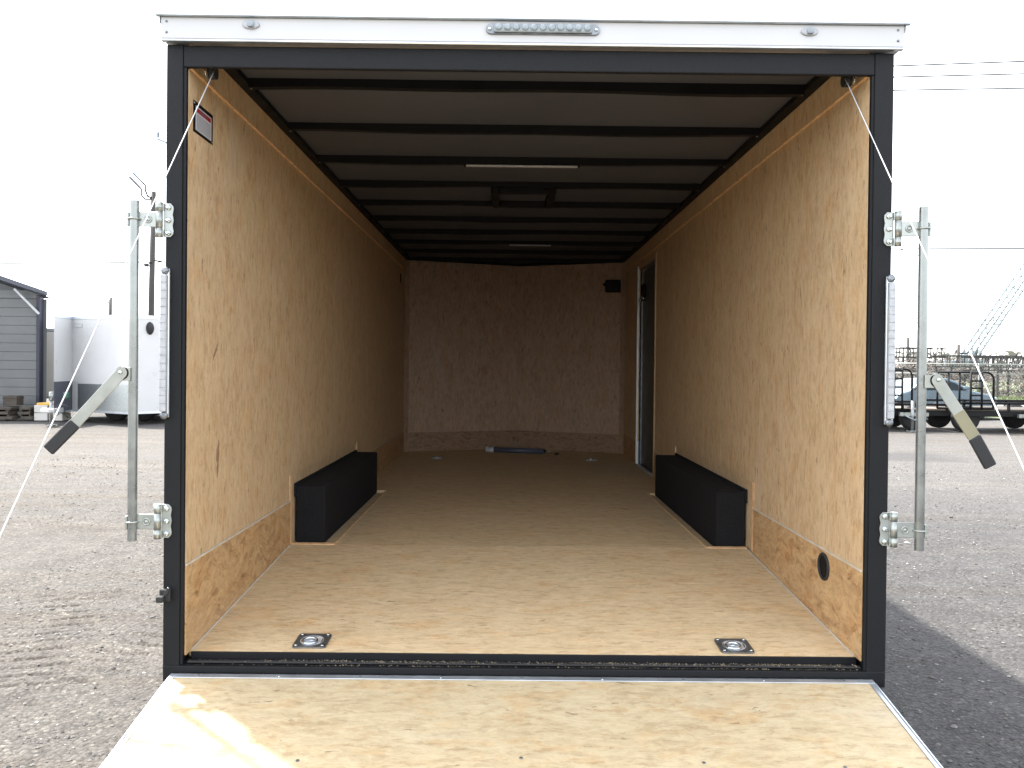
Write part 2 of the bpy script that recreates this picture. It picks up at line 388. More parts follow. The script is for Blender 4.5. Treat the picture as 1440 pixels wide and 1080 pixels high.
# two tyre tread tracks pressed in the gravel at the left
for (cx, cy, w, ang, ph) in ((-2.52, 1.55, .27, .30, 0), (-1.93, 1.55, .2, -.15, 1.3)):
    ca, sa = math.cos(ang), math.sin(ang)
    U = (X - cx) * ca + (Y - cy) * sa; V = -(X - cx) * sa + (Y - cy) * ca
    band = np.clip(1 - (np.abs(U) / w) ** 4, 0, 1) * np.clip(1 - (np.abs(V) / 1.1) ** 4, 0, 1)
    Z += band * (-.003 - .024 * np.clip(np.sin(V * 2 * math.pi / .13 + U * 2 + ph + 2.2 * vnoise(X, Y, .3, 9)), 0, 1) ** 5 * np.clip(.75 + 1.6 * vnoise(X, Y, .16, 12), 0, 1))
fade = np.clip(1 - (np.hypot(X, Y - 3) - 10) / 20, 0, 1)
under = np.where((X > -1.3) & (X < 1.42) & (Y > -2.3), .15, 1.0)
Z = Z * fade * under - .012
me = bpy.data.meshes.new('ground'); nyy, nxx = X.shape
verts = np.stack([X.ravel(), Y.ravel(), Z.ravel()], 1)
idx = np.arange(nyy * nxx).reshape(nyy, nxx)
faces = np.stack([idx[:-1, :-1].ravel(), idx[:-1, 1:].ravel(), idx[1:, 1:].ravel(), idx[1:, :-1].ravel()], 1)
me.from_pydata(verts.tolist(), [], faces.tolist()); me.materials.append(M_GRAVEL)
me.polygons.foreach_set('use_smooth', [True] * len(me.polygons))
go = bpy.data.objects.new('ground', me); C.objects.link(go); tag(go, kind='structure')

def sheet(name, x0, x1, y0, y1, z, mat, wob=0):
    b = bmesh.new(); n = 24
    top = [b.verts.new((x0 + (x1 - x0) * i / n, y0 + wob * (rnd.random() - .5), z)) for i in range(n + 1)]
    bot = [b.verts.new((x0 + (x1 - x0) * i / n, y1 + wob * (rnd.random() - .5), z)) for i in range(n + 1)]
    for i in range(n): b.faces.new((top[i], top[i + 1], bot[i + 1], bot[i]))
    me = bpy.data.meshes.new(name); b.to_mesh(me); b.free(); me.materials.append(mat)
    o = bpy.data.objects.new(name, me); C.objects.link(o); return tag(o, kind='structure')
sheet('grass_verge', 8, 160, 22.2, 28.5, .035, M_GRASSG, .8)
sheet('road', 8, 220, 29.5, 34.5, .045, M_CONC)
sheet('field', 8, 260, 35.5, 120, .05, M_GRASSG, .8)

# loose stones lying on the gravel near the camera
def stones():
    vs = []; fs = []
    base = np.array([[1, 0, 0], [-1, 0, 0], [0, 1, 0], [0, -1, 0], [0, 0, 1], [0, 0, -1]], float)
    tri = [(0, 2, 4), (2, 1, 4), (1, 3, 4), (3, 0, 4), (2, 0, 5), (1, 2, 5), (3, 1, 5), (0, 3, 5)]
    rs = np.random.RandomState(11); k = 0
    for region, cnt in (((-3.4, -1.30, .0, 4.5), 3600), ((1.45, 4.2, -.2, 4.5), 5600), ((-7, -1.3, 4.5, 10), 3000), ((1.45, 8, 4.5, 10), 3400)):
        for _ in range(cnt):
            x = rs.uniform(region[0], region[1]); y = region[2] + (region[3] - region[2]) * rs.rand() ** 1.3
            s = .0035 + .0075 * rs.rand() ** 3 + (.002 if y > 4 else 0) + (.012 if rs.rand() < .006 else 0)
            xi = np.searchsorted(gx, x) - 1; yi = np.searchsorted(gy, y) - 1; z = Z[yi, xi]
            a = rs.rand() * 6.28; ca, sa = math.cos(a), math.sin(a)
            b = base * (rs.uniform(.7, 1.3, (6, 1))) * np.array([s * rs.uniform(.9, 1.5), s, s * .6])
            b = np.stack([b[:, 0] * ca - b[:, 1] * sa + x, b[:, 0] * sa + b[:, 1] * ca + y, b[:, 2] + z + s * .25], 1)
            vs += b.tolist(); fs += [(p + k, q + k, r + k) for p, q, r in tri]; k += 6
    me = bpy.data.meshes.new('loose_gravel'); me.from_pydata(vs, [], fs); me.materials.append(M_STONE)
    o = bpy.data.objects.new('loose_gravel', me); C.objects.link(o)
    tag(o, 'loose grey stones scattered over the gravel yard', 'gravel', kind='stuff')
stones()

# ================================================================== THE TRAILER
XL, XR = -1.155, 1.285            # inner faces of the side walls
OL, OR_ = -1.226, 1.364           # outer faces
YF = 6.1; ZT = 2.66; ZF = .54; YB = 1.40
XM = (XL + XR) / 2
T = thing('cargo_trailer', 'large white enclosed cargo trailer with open rear ramp and wood lined interior', 'trailer', (XM, 0, 0))
def part(name, mb, mat, parent=None, label=None):
    o = mb.build(name, mat, parent or T)
    if label: o['label'] = label
    return o

# rear frame: posts, header, sill
m = MB()
m.box(OL, XL - .0115, 0, .09, .36, 2.63, .004, 2); m.box(XR + .0105, OR_, 0, .09, .36, 2.63, .004, 2)
m.box(XL - .011, XR + .010, .001, .021, 2.551, 2.628, .004, 2)
m.box(XL - .0105, XL - .001, .005, .0205, .42, 2.5505); m.box(XR + .001, XR + .0100, .005, .0205, .42, 2.5505)
part('rear_frame', m, M_BLACK)
m = MB(); m.prism([(OL + .005, -.004, .372), (OL + .005, -.004, .418), (OL + .005, .052, .424), (OL + .005, .052, .372)], (OR_ - OL - .01, 0, 0), .003)
m.box(XL + .008, XR - .002, .053, .062, .38, .449, .002)
m.box(OL + .02, OR_ - .02, .02, .12, .25, .371, .004)
sill = part('door_sill', m, M_BLACK)
m = MB(); m.box(XL + .01, XR - .004, .012, .030, .4235, .429, .002)
part('seal_strip', m, M_RUBBER, sill)
m = MB(); rs = random.Random(5)
for i in range(1500):
    cl = rs.choice([-.55, -.48, -.2, .3, .42, .75, .95, 1.05, 1.18]); x = min(XR - .02, max(XL + .02, cl + rs.gauss(0, .13))) if rs.random() < .7 else rs.uniform(XL + .02, XR - .02)
    y = rs.uniform(.004, .050); s = .0005 + .0011 * rs.random() ** 2
    m.obox((x, y, (.4300 if .012 < y < .03 else .4192 + (y + .004) * .107) + s * .5), (s * 2.4, s * 1.5, s), (0, 0, rs.random() * 3))
o = part('sawdust', m, M_DUST, sill); o['kind'] = 'stuff'

# white header cap with flared roof edge
m = MB(); m.box(OL - .010, OR_ + .022, -.028, .10, 2.640, 2.716, .003, 2)
cap = part('header_cap', m, M_WHITE)
m = MB(); m.box(OL - .008, OR_ + .02, -.030, -.010, 2.6315, 2.6395, .002)
part('drip_edge', m, M_ALU, cap)
m = MB(); m.prism([(OL - .024, -.045, 2.7165), (OR_ + .038, -.045, 2.7165), (OR_ + .038, -.045, 2.7225), (OL - .024, -.045, 2.7225)], (0, .16, 0), .001)
m.prism([(OL - .010, -.034, 2.69), (OL - .0105, -.034, 2.716), (OL - .024, -.034, 2.716)], (0, .1, 0))
m.prism([(OR_ + .022, -.034, 2.69), (OR_ + .038, -.034, 2.716), (OR_ + .0225, -.034, 2.716)], (0, .1, 0))
part('roof_lip', m, M_ALU, cap)
for x in (OL + .012, OR_ - .002):
    for z in (2.70, 2.662):
        m = MB(); m.sphere((x, -.029, z), .0045, (1, .5, 1)); part('rivet', m, M_PANZ, cap)
# centre LED bar
m = MB(); xs = (-.092, .309); zc = 2.685
out = []
for k in range(17): a = math.pi / 2 + math.pi * k / 16; out.append((xs[0] + .018 + .018 * math.cos(a), -.0285, zc + .018 * math.sin(a)))
for k in range(17): a = -math.pi / 2 + math.pi * k / 16; out.append((xs[1] - .018 + .018 * math.cos(a), -.0285, zc + .018 * math.sin(a)))
m.prism(out, (0, -.008, 0), .0015)
lb = part('brake_light', m, M_PANZ)
m = MB(); m.box(xs[0] + .028, xs[1] - .028, -.046, -.0375, zc - .0145, zc + .0145, .005, 3)
part('lens', m, M_LENS, lb)
for k in range(11):
    x = xs[0] + .045 + k * (xs[1] - xs[0] - .09) / 10
    m = MB(); m.lathe((x, -.0465, zc + .002), [(.0125, 0), (.011, -.003), (.006, -.0045), (.0015, -.005)], 'Y', 14); part('led_cell', m, M_LENS, lb)
for x in (xs[0] + .014, xs[1] - .014):
    m = MB(); m.lathe((x, -.037, zc), [(.0065, 0), (.006, -.003), (.002, -.004)], 'Y', 10); part('screw', m, M_CHROME, lb)
# small clearance lights
for x in (-.917, 1.048):
    m = MB(); m.lathe((x, -.0285, 2.690), [(.030, 0), (.030, -.004), (.026, -.006)], 'Y', 24)
    for v in m.bm.verts: v.co.z = 2.690 + (v.co.z - 2.690) * .5
    ml = part('clearance_light', m, M_LENSW)
    m = MB(); m.box(x - .010, x + .012, -.044, -.0345, 2.680, 2.699, .003, 2); part('lens', m, M_LENS, ml)
    m = MB(); m.box(x - .006, x + .007, -.0465, -.0445, 2.679, 2.687, .001); part('bulb', m, M_PANZ, ml)

# outer shell
m = MB()
for x in (OL - .004, OR_ - .008): m.prism([(x, y, z) for y, z in ((.091, .36), (1.5, .36), (1.62, .78), (3.08, .78), (3.2, .36), (YF, .36), (YF, 2.70), (.091, 2.70))], (.012, 0, 0))
vn = [(OL, YF), (XM - .25, YF + .75), (XM + .25, YF + .75), (OR_, YF)]
for (a, b_) in zip(vn, vn[1:]):
    d = Vector((b_[0] - a[0], b_[1] - a[1])).normalized(); nrm = Vector((d.y, -d.x)) * .012
    m.prism([(a[0], a[1], .36), (b_[0], b_[1], .36), (b_[0] + nrm.x, b_[1] + nrm.y, .36), (a[0] + nrm.x, a[1] + nrm.y, .36)], (0, 0, 2.34))
part('outer_skin', m, M_WHITE)
m = MB(); m.prism([(OL + .001, .101, 2.7005), (OR_ - .001, .101, 2.7005), (OR_ - .001, YF, 2.7005), (XM + .25, YF + .75, 2.7005), (XM - .25, YF + .75, 2.7005), (OL + .001, YF, 2.7005)], (0, 0, .012))
part('roof', m, M_WHITE)
m = MB()
for x in (OL, OR_ - .05): m.box(x, x + .05, .121, YF, .26, .355, .003)
for y in (.5, 1.4, 2.3, 3.2, 4.1, 5.0, 5.9): m.box(OL + .051, OR_ - .051, y, y + .05, .29, .34)
m.beam((OL + .1, YF, .31), (XM, YF + 2.0, .31), .06, .1); m.beam((OR_ - .1, YF, .31), (XM, YF + 2.0, .31), .06, .1)
m.box(XM - .05, XM + .05, YF + 1.95, YF + 2.25, .3, .42, .01); m.cyl((XM, YF + 1.5, .05), (XM, YF + 1.5, .85), .03)
part('chassis', m, M_BLACKF)
for sx, x in ((-1, OL - .005), (1, OR_ + .005)):
    m = MB(); m.prism([(x, 1.45, .45), (x, 1.6, .84), (x, 3.1, .84), (x, 3.25, .45), (x, 3.2, .45), (x, 3.07, .80), (x, 1.63, .80), (x, 1.5, .45)], (-sx * .004, 0, 0))
    part('fender', m, M_ALU)
    for y in (1.93, 2.77):
        m = MB(); xi = x - sx * .02; m.lathe((xi - sx * .10, y, .36), [(.20, -.09), (.33, -.09), (.365, -.06), (.365, .06), (.33, .09), (.20, .09)], 'X', 32)
        w = part('wheel', m, M_RUBBER); m = MB(); m.lathe((xi - sx * .10, y, .36), [(.195, -.08), (.195, .08), (.05, .085)], 'X', 24); part('rim', m, M_ZINC, w)
m = MB(); m.box(OL + .06, OR_ - .06, 1.90, 1.96, .33, .39); m.box(OL + .06, OR_ - .06, 2.74, 2.80, .33, .39); part('axle', m, M_BLACKF)

# floor: rear dove-tail slope and level deck, each with notches for the wheel boxes
def fz(y): return .4495 + (ZF - .4495) * (y - .062) / (YB - .062)
def slab(pts, t):      # pts: (x,y,z) top outline
    m = MB(); m.prism([(x, y, z) for x, y, z in pts], (0, 0, -t)); return m
m = slab([(XL + .001, .063, fz(.063)), (XR - .001, .063, fz(.063)), (XR - .001, YB, ZF), (XL + .001, YB, ZF)], .018)
part('rear_floor', m, M_FLOOR)
BX0, BX1 = -.915, 1.065; BY1 = 3.262
nose = .46
m = slab([(BX0, YB + .0015, ZF), (BX1, YB + .0015, ZF), (BX1, BY1, ZF), (XR - .001, BY1, ZF), (XR - .001, YF, ZF), (XM + .12, YF + nose, ZF), (XM - .05, YF + nose, ZF), (XL + .001, YF, ZF), (XL + .001, BY1, ZF), (BX0, BY1, ZF)], .018)
fl = part('main_floor', m, M_FLOOR)
m = MB(); m.box(XL - .03, XR + .03, YB + .036, 3.30, ZF - .040, ZF - .0185); part('sub_floor', m, M_FLOOR, fl)
m = MB()
for x0, x1 in ((XL + .002, BX0), (BX1, XR - .002)):
    m.box(x0, x1, YB + .0015, YB + .035, ZF - .0185, ZF + .0035)
for x in (BX0 - .012, BX1): m.box(x, x + .012, YB + .036, BY1, ZF - .0185, ZF + .0022)
part('cut_edge', m, M_EDGE, fl)
m = MB(); m.box(OL + .06, OR_ - .06, .12, YF, .355, .375); part('under_deck', m, M_BLACKF)
# pale line along wall / floor joint
m = MB()
for x, s_ in ((XL, 1), (XR, -1)):
    m.prism([(x + s_ * .0065, .064, fz(.064) + .001), (x + s_ * .0065, YB - .02, ZF), (x + s_ * .0065, YB - .02, ZF + .006), (x + s_ * .0065, .064, fz(.064) + .007)], (s_ * .004, 0, 0))
part('floor_seam', m, M_SEAL)

# side walls
def sidewall(x, s_, mat, matname, door):
    # main lining: an outline in the y-z plane with a notch over the wheel box, thickness outwards
    y0, y1 = .0215, YF - .05
    nz = .905; ny0 = 1.395 if s_ < 0 else 1.30; ny1 = 3.275
    k = 0.773
    if not door:
        pts = [(y0, k), (ny0, k), (ny0, nz), (ny1, nz), (ny1, k), (y1, k), (y1, 2.557), (y0, 2.557)]
    else:
        dy0, dy1, dz = 4.17, 5.05, 2.47
        pts = [(y0, k), (ny0, k), (ny0, nz), (ny1, nz), (ny1, k), (dy0, k), (dy0, dz), (dy1, dz), (dy1, k), (y1, k), (y1, 2.557), (y0, 2.557)]
    m = MB(); m.prism([(x, y, z) for y, z in pts], (s_ * .010, 0, 0)); w = part('side_wall', m, mat)
    m = MB(); m.box(min(x + s_ * .0115, x + s_ * .02), max(x + s_ * .0115, x + s_ * .02), .0915, 4.1 if door else y1, .40, 2.66); part('backing_board', m, mat, w)
    if door:
        m = MB(); m.box(x + .0115, x + .02, 5.11, y1, .40, 2.66); m.box(x + .0115, x + .02, 4.101, 5.109, 2.53, 2.66); part('backing_board', m, mat, w)
    # upper strip, proud, with cut lower edge
    m = MB(); xa, xb = sorted((x - s_ * .010, x)); m.box(xa, xb, .0215, y1, 2.5585, 2.668); part('upper_strip', m, mat, w)
    m = MB(); xa, xb = sorted((x - s_ * .0105, x - s_ * .0005)); m.box(xa, xb, .0215, y1, 2.5535, 2.5575); part('strip_edge', m, M_EDGE, w)
    # seal line on top of kick panel
    m = MB(); xa, xb = sorted((x - s_ * .006, x + s_ * .003)); 
    segs = [(.0215, ny0), (ny1, 4.165 if door else y1)] + ([(5.055, y1)] if door else [])
    for a, b_ in segs: m.box(xa, xb, a, b_, .7705, .7765)
    part('seam_line', m, M_SEAL, w)
    # cut edges around the wheel box
    m = MB(); xa, xb = sorted((x - s_ * .0015, x + s_ * .011))
    m.box(xa, xb, ny0 - .010, ny0 + .028, ZF + .001, nz); part('cut_edge', m, M_EDGE, w)
    # kick panels
    m = MB()
    m.prism([(x - s_ * .005, .0215, fz(.0215) + .0012), (x - s_ * .005, ny0 - .0105, ZF + .0012), (x - s_ * .005, ny0 - .0105, .770), (x - s_ * .005, .0215, .770)], (s_ * .014, 0, 0))
    part('kick_panel', m, M_KICK)
    for a, b_ in segs[1:]:
        m = MB(); xa, xb = sorted((x - s_ * .005, x + s_ * .009)); m.box(xa, xb, a, b_, ZF + .0012, .770); part('kick_panel', m, M_KICK)
    return w
wl_ = sidewall(XL, -1, M_WALL, 'l', False)
wr_ = sidewall(XR, 1, M_WALLR, 'r', True)

# scuffs and panel joints on the walls
def scuff(x, s_, y, z, w, h, lean, seed, mat):
    r = random.Random(seed); a = []; b_ = []
    for k in range(9):
        u = k / 8; half = w * .5 * (math.sin(math.pi * min(.97, max(.03, u))) ** .6) * r.uniform(.45, 1.1)
        cy = y + lean * (u - .5) + r.uniform(-.1, .1) * w; a.append((x - s_ * .0003, cy - half, z - h / 2 + h * u)); b_.append((x - s_ * .0003, cy + half * r.uniform(.6, 1), z - h / 2 + h * u))
    m = MB(); m.prism(a + b_[::-1], (-s_ * .0003, 0, 0)); return part('scuff_mark', m, mat, wl_ if s_ < 0 else wr_)
scuff(XL, -1, .335, 1.12, .038, .15, .015, 1, M_SCUFF); scuff(XL, -1, .30, 1.545, .026, .07, .06, 2, M_SCUFF)
scuff(XL, -1, .47, 1.32, .008, .05, .0, 3, M_SCUFF); scuff(XL, -1, 1.12, 1.62, .010, .04, .01, 4, M_PALESC)
scuff(XR, 1, .80, 1.42, .008, .14, .03, 5, M_SCUFF); scuff(XR, 1, 1.35, 1.93, .012, .05, .0, 6, M_PALESC); scuff(XR, 1, .46, 1.12, .012, .035, .0, 7, M_SCUFF)
for x, s_, w_, ys in ((XL, -1, wl_, (1.235, 2.455, 3.675, 4.895)), (XR, 1, wr_, (1.235, 2.455, 3.675))):
    for y in ys:
        m = MB(); m.box(*sorted((x - s_ * .0006, x + s_ * .001)), y - .0009, y + .0009, .91, 2.5525); part('panel_joint', m, M_SCUFF2, w_)
# wheel boxes
for s_, x, xi, y0 in ((-1, XL, -.995, 1.52), (1, XR, 1.130, 1.45)):
    xa, xb = sorted((x + s_ * .002, xi))
    m = MB(); m.box(xa, xb, y0, 3.25, ZF - .018, .835, .007, 3)
    wb = part('wheel_box', m, M_CARPET)
    m = MB(); xa, xb = sorted((x + s_ * .010, x - s_ * .004)); m.box(xa, xb, y0 - .012, 3.262, .775, .850, .005, 2); part('upper_flange', m, M_CARPET, wb)

# V front wall with lower panel and corner posts
def vwall(z0, z1, off, th, mat, name, split=True):
    pts = [(XL + .03, YF - .045), (XM - .0015 + .05, YF + nose - .06), (XM + .0015 + .05, YF + nose - .06), (XR - .03, YF - .045)]
    res = None
    for a, b_ in ((pts[0], pts[1]), (pts[2], pts[3])):
        m = MB(); d = Vector((b_[0] - a[0], b_[1] - a[1])).normalized(); nn = Vector((-d.y, d.x))
        a2 = Vector(a) - nn * off; b2 = Vector(b_) - nn * off
        m.prism([(a2.x, a2.y, z0), (b2.x, b2.y, z0), (b2.x + nn.x * th, b2.y + nn.y * th, z0), (a2.x + nn.x * th, a2.y + nn.y * th, z0)], (0, 0, z1 - z0))
        res = part(name, m, mat)
vwall(.752, 2.668, 0, .012, M_FRONT_SHADED, 'front_wall')
vwall(ZF + .001, .750, .004, .016, M_KICKF_SHADED, 'front_kick_panel')
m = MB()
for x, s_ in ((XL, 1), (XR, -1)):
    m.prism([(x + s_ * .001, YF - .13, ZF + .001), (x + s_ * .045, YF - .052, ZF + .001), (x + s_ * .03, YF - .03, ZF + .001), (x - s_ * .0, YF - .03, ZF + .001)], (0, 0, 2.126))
part('corner_trim', m, M_FRONT_SHADED)

# ceiling skin, cove rails, roof bows
m = MB(); m.prism([(XL - .02, .0225, 2.694), (XR + .02, .0225, 2.694), (XR + .02, YF, 2.694), (XM, YF + nose + .1, 2.694), (XL - .02, YF, 2.694)], (0, 0, .004))
part('ceiling_skin', m, M_CEIL)
for x, s_ in ((XL, 1), (XR, -1)):
    m = MB(); xa, xb = sorted((x + s_ * .0, x + s_ * .055)); m.box(xa, xb, .0215, YF + .02, 2.669, 2.692, .003)
    xa, xb = sorted((x - s_ * .045, x + s_ * .0105)); m.box(xa, xb, .0215, YF, 2.6695, 2.691)
    part('roof_rail', m, M_BLACKF)
for i in range(10):
    y = .50 + i * .606
    b_ = bmesh.new(); m = MB(); n = 16
    for k in range(n):
        u0 = k / n; u1 = (k + 1) / n; xa = XL + .056 + (XR - XL - .112) * u0; xb = XL + .056 + (XR - XL - .112) * u1
        w = lambda u: .004 * math.sin(u * 5 + i * 1.7) + .003 * math.sin(u * 13 + i)
        t = bmesh.new(); q = []
        for xx, uu in ((xa, u0), (xb, u1)):
            for yy, zz in ((y, 2.655 + w(uu)), (y + .035, 2.655 + w(uu)), (y + .035, 2.693), (y, 2.693)): q.append(t.verts.new((xx, yy, zz)))
        for f in ((0, 1, 5, 4), (1, 2, 6, 5), (3, 0, 4, 7), (2, 3, 7, 6)): t.faces.new([q[j] for j in f])
        if k == 0: t.faces.new([q[j] for j in (3, 2, 1, 0)])
        if k == n - 1: t.faces.new([q[j] for j in (4, 5, 6, 7)])
        m._merge(t)
    bmesh.ops.remove_doubles(m.bm, verts=m.bm.verts, dist=1e-5); bmesh.ops.recalc_face_normals(m.bm, faces=m.bm.faces[:])
    bw = part('roof_bow', m, M_BLACKF)
    for x in (XL + .062, XR - .062):
        m = MB(); m.sphere((x, y + .018, 2.6545), .006, (1, 1, .6)); part('bolt', m, M_PANZ, bw)
# front black header above V wall
m = MB(); m.prism([(XL + .056, YF - .10, 2.669), (XM + .05, YF + nose - .12, 2.669), (XR - .056, YF - .10, 2.669), (XR - .056, YF - .052, 2.669), (XM + .05, YF + nose - .065, 2.669), (XL + .056, YF - .052, 2.669)], (0, 0, .022)); part('nose_rail', m, M_BLACKF)
# roof vent between two bows
m = MB(); x0, x1, y0, y1 = -.125, .30, 2.36, 2.86
for a in ((x0, x0 + .05, y0, y1), (x1 - .05, x1, y0, y1), (x0 + .051, x1 - .051, y0, y0 + .05), (x0 + .051, x1 - .051, y1 - .05, y1)): m.box(*a, 2.628, 2.6925, .006)
rv = part('roof_vent', m, M_BLACKF)
m = MB(); m.box(x0 + .052, x1 - .052, y0 + .051, y1 - .051, 2.672, 2.680, .002); part('vent_lid', m, M_CEIL, rv)
# two ceiling strip lamps, unlit
for (x0, x1, y) in ((-.255, .383, 1.735), (-.01, .39, 4.72)):
    m = MB(); m.box(x0, x1, y - .013, y + .013, 2.641, 2.6515, .003, 2); sl = part('strip_light', m, M_LENSW)
    m = MB()
    for xx in (x0 - .012, x1 + .001): m.box(xx, xx + .011, y - .014, y + .014, 2.640, 2.652, .003)
    part('end_cap', m, M_BLACKF, sl)

# side door (right), closed
m = MB()
m.box(XR + .018, XR + .045, 4.17, 4.20, ZF + .002, 2.47, .002); m.box(XR + .018, XR + .045, 5.02, 5.05, ZF + .002, 2.47, .002)
m.box(XR + .018, XR + .045, 4.201, 5.019, 2.44, 2.47, .002)
df = part('side_door', m, M_PANZ)
m = MB(); m.box(XR + .032, XR + .05, 4.201, 5.019, ZF + .003, 2.439); part('door_panel', m, M_DOORP, df)
m = MB(); m.box(XR - .018, XR + .012, 5.052, 5.075, ZF + .004, 2.50, .004, 2); m.box(XR - .012, XR + .010, 4.175, 5.05, ZF + .002, ZF + .012, .002); part('door_frame', m, M_JAMB, df)
m = MB(); m.box(XR - .008, XR + .011, 4.135, 4.168, ZF + .004, 2.51, .003); m.box(XR - .008, XR + .011, 4.1685, 5.0515, 2.472, 2.505, .003); part('door_trim', m, M_WALLR, df)
m = MB(); m.box(XR + .0, XR + .031, 4.85, 4.97, 2.20, 2.31, .006); m.cyl((XR + .005, 4.90, 2.17), (XR + .03, 4.90, 2.17), .02); part('door_closer', m, M_BLACKF, df)
m = MB(); m.sphere((XR - .002, 4.98, 2.165), .016); m.sphere((XR - .002, 4.80, 2.165), .012); part('latch_bolt', m, M_CHROME, df)

# interface box on front wall, slot on left wall
m = MB(); m.obox((1.155, 6.06, 2.405), (.17, .07, .135), (0, 0, -.22), .012, 2); jb = part('junction_box', m, M_BLACKF)
m = MB(); m.obox((1.07, 6.075, 2.425), (.05, .04, .03), (0, 0, -.22), .004); part('cable_gland', m, M_RUBBER, jb)
m = MB(); m.box(XL - .001, XL + .008, 5.60, 5.63, 2.37, 2.47, .003); part('wall_slot', m, M_BLACKF)
# round vent in right kick panel
m = MB(); m.torus((XR - .008, .355, .707), .050, .006, 'X', 30, 8); rv2 = part('round_vent', m, M_RUBBER)
m = MB(); m.lathe((XR, .355, .707), [(.047, -.0065), (.047, .004)], 'X', 30); part('vent_well', m, M_BLACKF, rv2)

# stapled warning label, left wall near the door
def wallbox(y0, y1, z0, z1, d0, d1): return MB().box(XL + d0, XL + d1, y0, y1, z0, z1)
lab = part('warning_label', wallbox(.062, .252, 2.343, 2.457, .0005, .0015), M_BLACKF)
lab.location = (0, 0, 0)
part('label_paper', wallbox(.082, .236, 2.354, 2.442, .0017, .0022), M_PAPER, lab)
part('red_band', wallbox(.092, .228, 2.420, 2.437, .0024, .0027), M_RED, lab)
m = MB(); rs = random.Random(2)
for i in range(9):
    z = 2.412 - i * .0062; y = .094
    while y < .222:
        L = rs.uniform(.006, .02); m.box(XL + .0023, XL + .0026, y, min(.226, y + L), z - .0022, z); y += L + .004
part('label_print', m, M_INK, lab)
m = MB(); y = .12
while y < .2: m.box(XL + .0028, XL + .0030, y, y + .006, 2.4245, 2.4325); y += .009
part('band_print', m, M_INK, lab)
m = MB()
for y, z in ((.072, 2.449), (.243, 2.352)): m.sphere((XL + .002, y, z), .004, (.5, 1, 1))
part('staple', m, M_CHROME, lab)

# tie-down rings
def tie_down(cx, cy, tilt):
    z0 = fz(cy) if cy < YB else ZF
    hw = .062
    m = MB(); out = []
    for qx, qy in ((1, 1), (-1, 1), (-1, -1), (1, -1)):
        a0 = {(1, 1): 0, (-1, 1): 90, (-1, -1): 180, (1, -1): 270}[(qx, qy)]
        for k in range(5): a = R(a0 + k * 22.5); out.append((qx * (hw - .014) + .014 * math.cos(a), qy * (hw - .014) + .014 * math.sin(a)))
    t = bmesh.new(); n = len(out); inner = []
    for x, y in out:
        a = math.atan2(y, x); inner.append((.043 * math.cos(a), .043 * math.sin(a)))
    rings = []
    prof = [(1, 0, -.004), (1, 0, .0022), (0, 1.04, .0022), (0, 1.02, .0005), (0, .98, -.0030), (0, .3, -.0032)]
    for a_, b2, h in prof:
        rings.append([t.verts.new((x * a_ + u * b2, y * a_ + v * b2, h)) for (x, y), (u, v) in zip(out, inner)])
    for r0, r1 in zip(rings, rings[1:]):
        for k in range(n): t.faces.new((r0[k], r0[(k + 1) % n], r1[(k + 1) % n], r1[k]))
    t.faces.new(rings[-1]); bmesh.ops.recalc_face_normals(t, faces=t.faces[:])
    Mx = Matrix.Translation((cx, cy, z0 + .0045)) @ Matrix.Rotation(tilt, 4, 'X')
    bmesh.ops.transform(t, matrix=Mx, verts=t.verts); m._merge(t)
    rim = part('tie_down', m, M_PANZ)
    m = MB(); m.lathe((0, 0, 0), [(.0415, -.0028), (.0436, .0030), (.0405, .0020), (.034, -.0008), (.018, -.0022), (.004, -.0024)], 'Z', 24); bmesh.ops.transform(m.bm, matrix=Mx, verts=m.bm.verts); part('pan', m, M_JAMB, rim)
    m = MB(); m.torus((-.006, -.012, .0055), .027, .0042, 'Z', 24, 8); m.cyl((-.012, .0, .001), (.004, .0, .001), .003, 8); bmesh.ops.transform(m.bm, matrix=Mx, verts=m.bm.verts); part('ring', m, M_CHROME, rim)
    for x in (-.049, .049):
        for y in (-.049, .049):
            m = MB(); m.lathe((x, y, .0035), [(.0075, 0), (.0065, .0025), (.002, .0035)], 'Z', 10); bmesh.ops.transform(m.bm, matrix=Mx, verts=m.bm.verts); part('bolt', m, M_CHROME, rim)
SL = math.atan((ZF - .4495) / (YB - .062))
tie_down(-.728, .150, SL); tie_down(.858, .138, SL); tie_down(-.735, 5.45, 0); tie_down(.860, 5.40, 0)

# vertical light strips on the posts
for x, s_ in ((-1.221, -1), (1.3575, 1)):
    zb, zt = 1.305, 1.835
    m = MB(); m.box(x - .0155, x + .0155, -.011, -.0005, zb, zt, .004, 2)
    st = part('tail_light', m, M_ALU)
    m = MB(); m.box(x - (.013 if s_ < 0 else .010), x + (.010 if s_ < 0 else .013), -.026, -.0115, zb + .022, zt - .022, .005, 3); part('lens', m, M_LENSW, st)
    for z in (zb + .008, zt - .008):
        m = MB(); m.lathe((x, -.0115, z), [(.0145, 0), (.0135, -.005), (.006, -.009)], 'Y', 14); part('end_cap', m, M_PANZ, st)
    m = MB()
    for k in range(1, 17):
        z = zb + .022 + k * (zt - zb - .044) / 17; m.box(x - .0125, x + .0125, -.0272, -.0262, z - .0008, z + .0008)
    part('lens_rib', m, M_PANZ, st)

# latch bracket, left post
m = MB(); m.box(-1.234, -1.196, -.014, -.0005, .650, .694, .003); m.obox((-1.224, -.026, .663), (.026, .022, .022), (0, 0, 0), .003); m.beam((-1.212, -.018, .676), (-1.199, -.014, .700), .016, .01)
lt = part('latch_bracket', m, M_RUBBER); m = MB(); m.sphere((-1.200, -.018, .700), .0035); part('bolt', m, M_CHROME, lt)

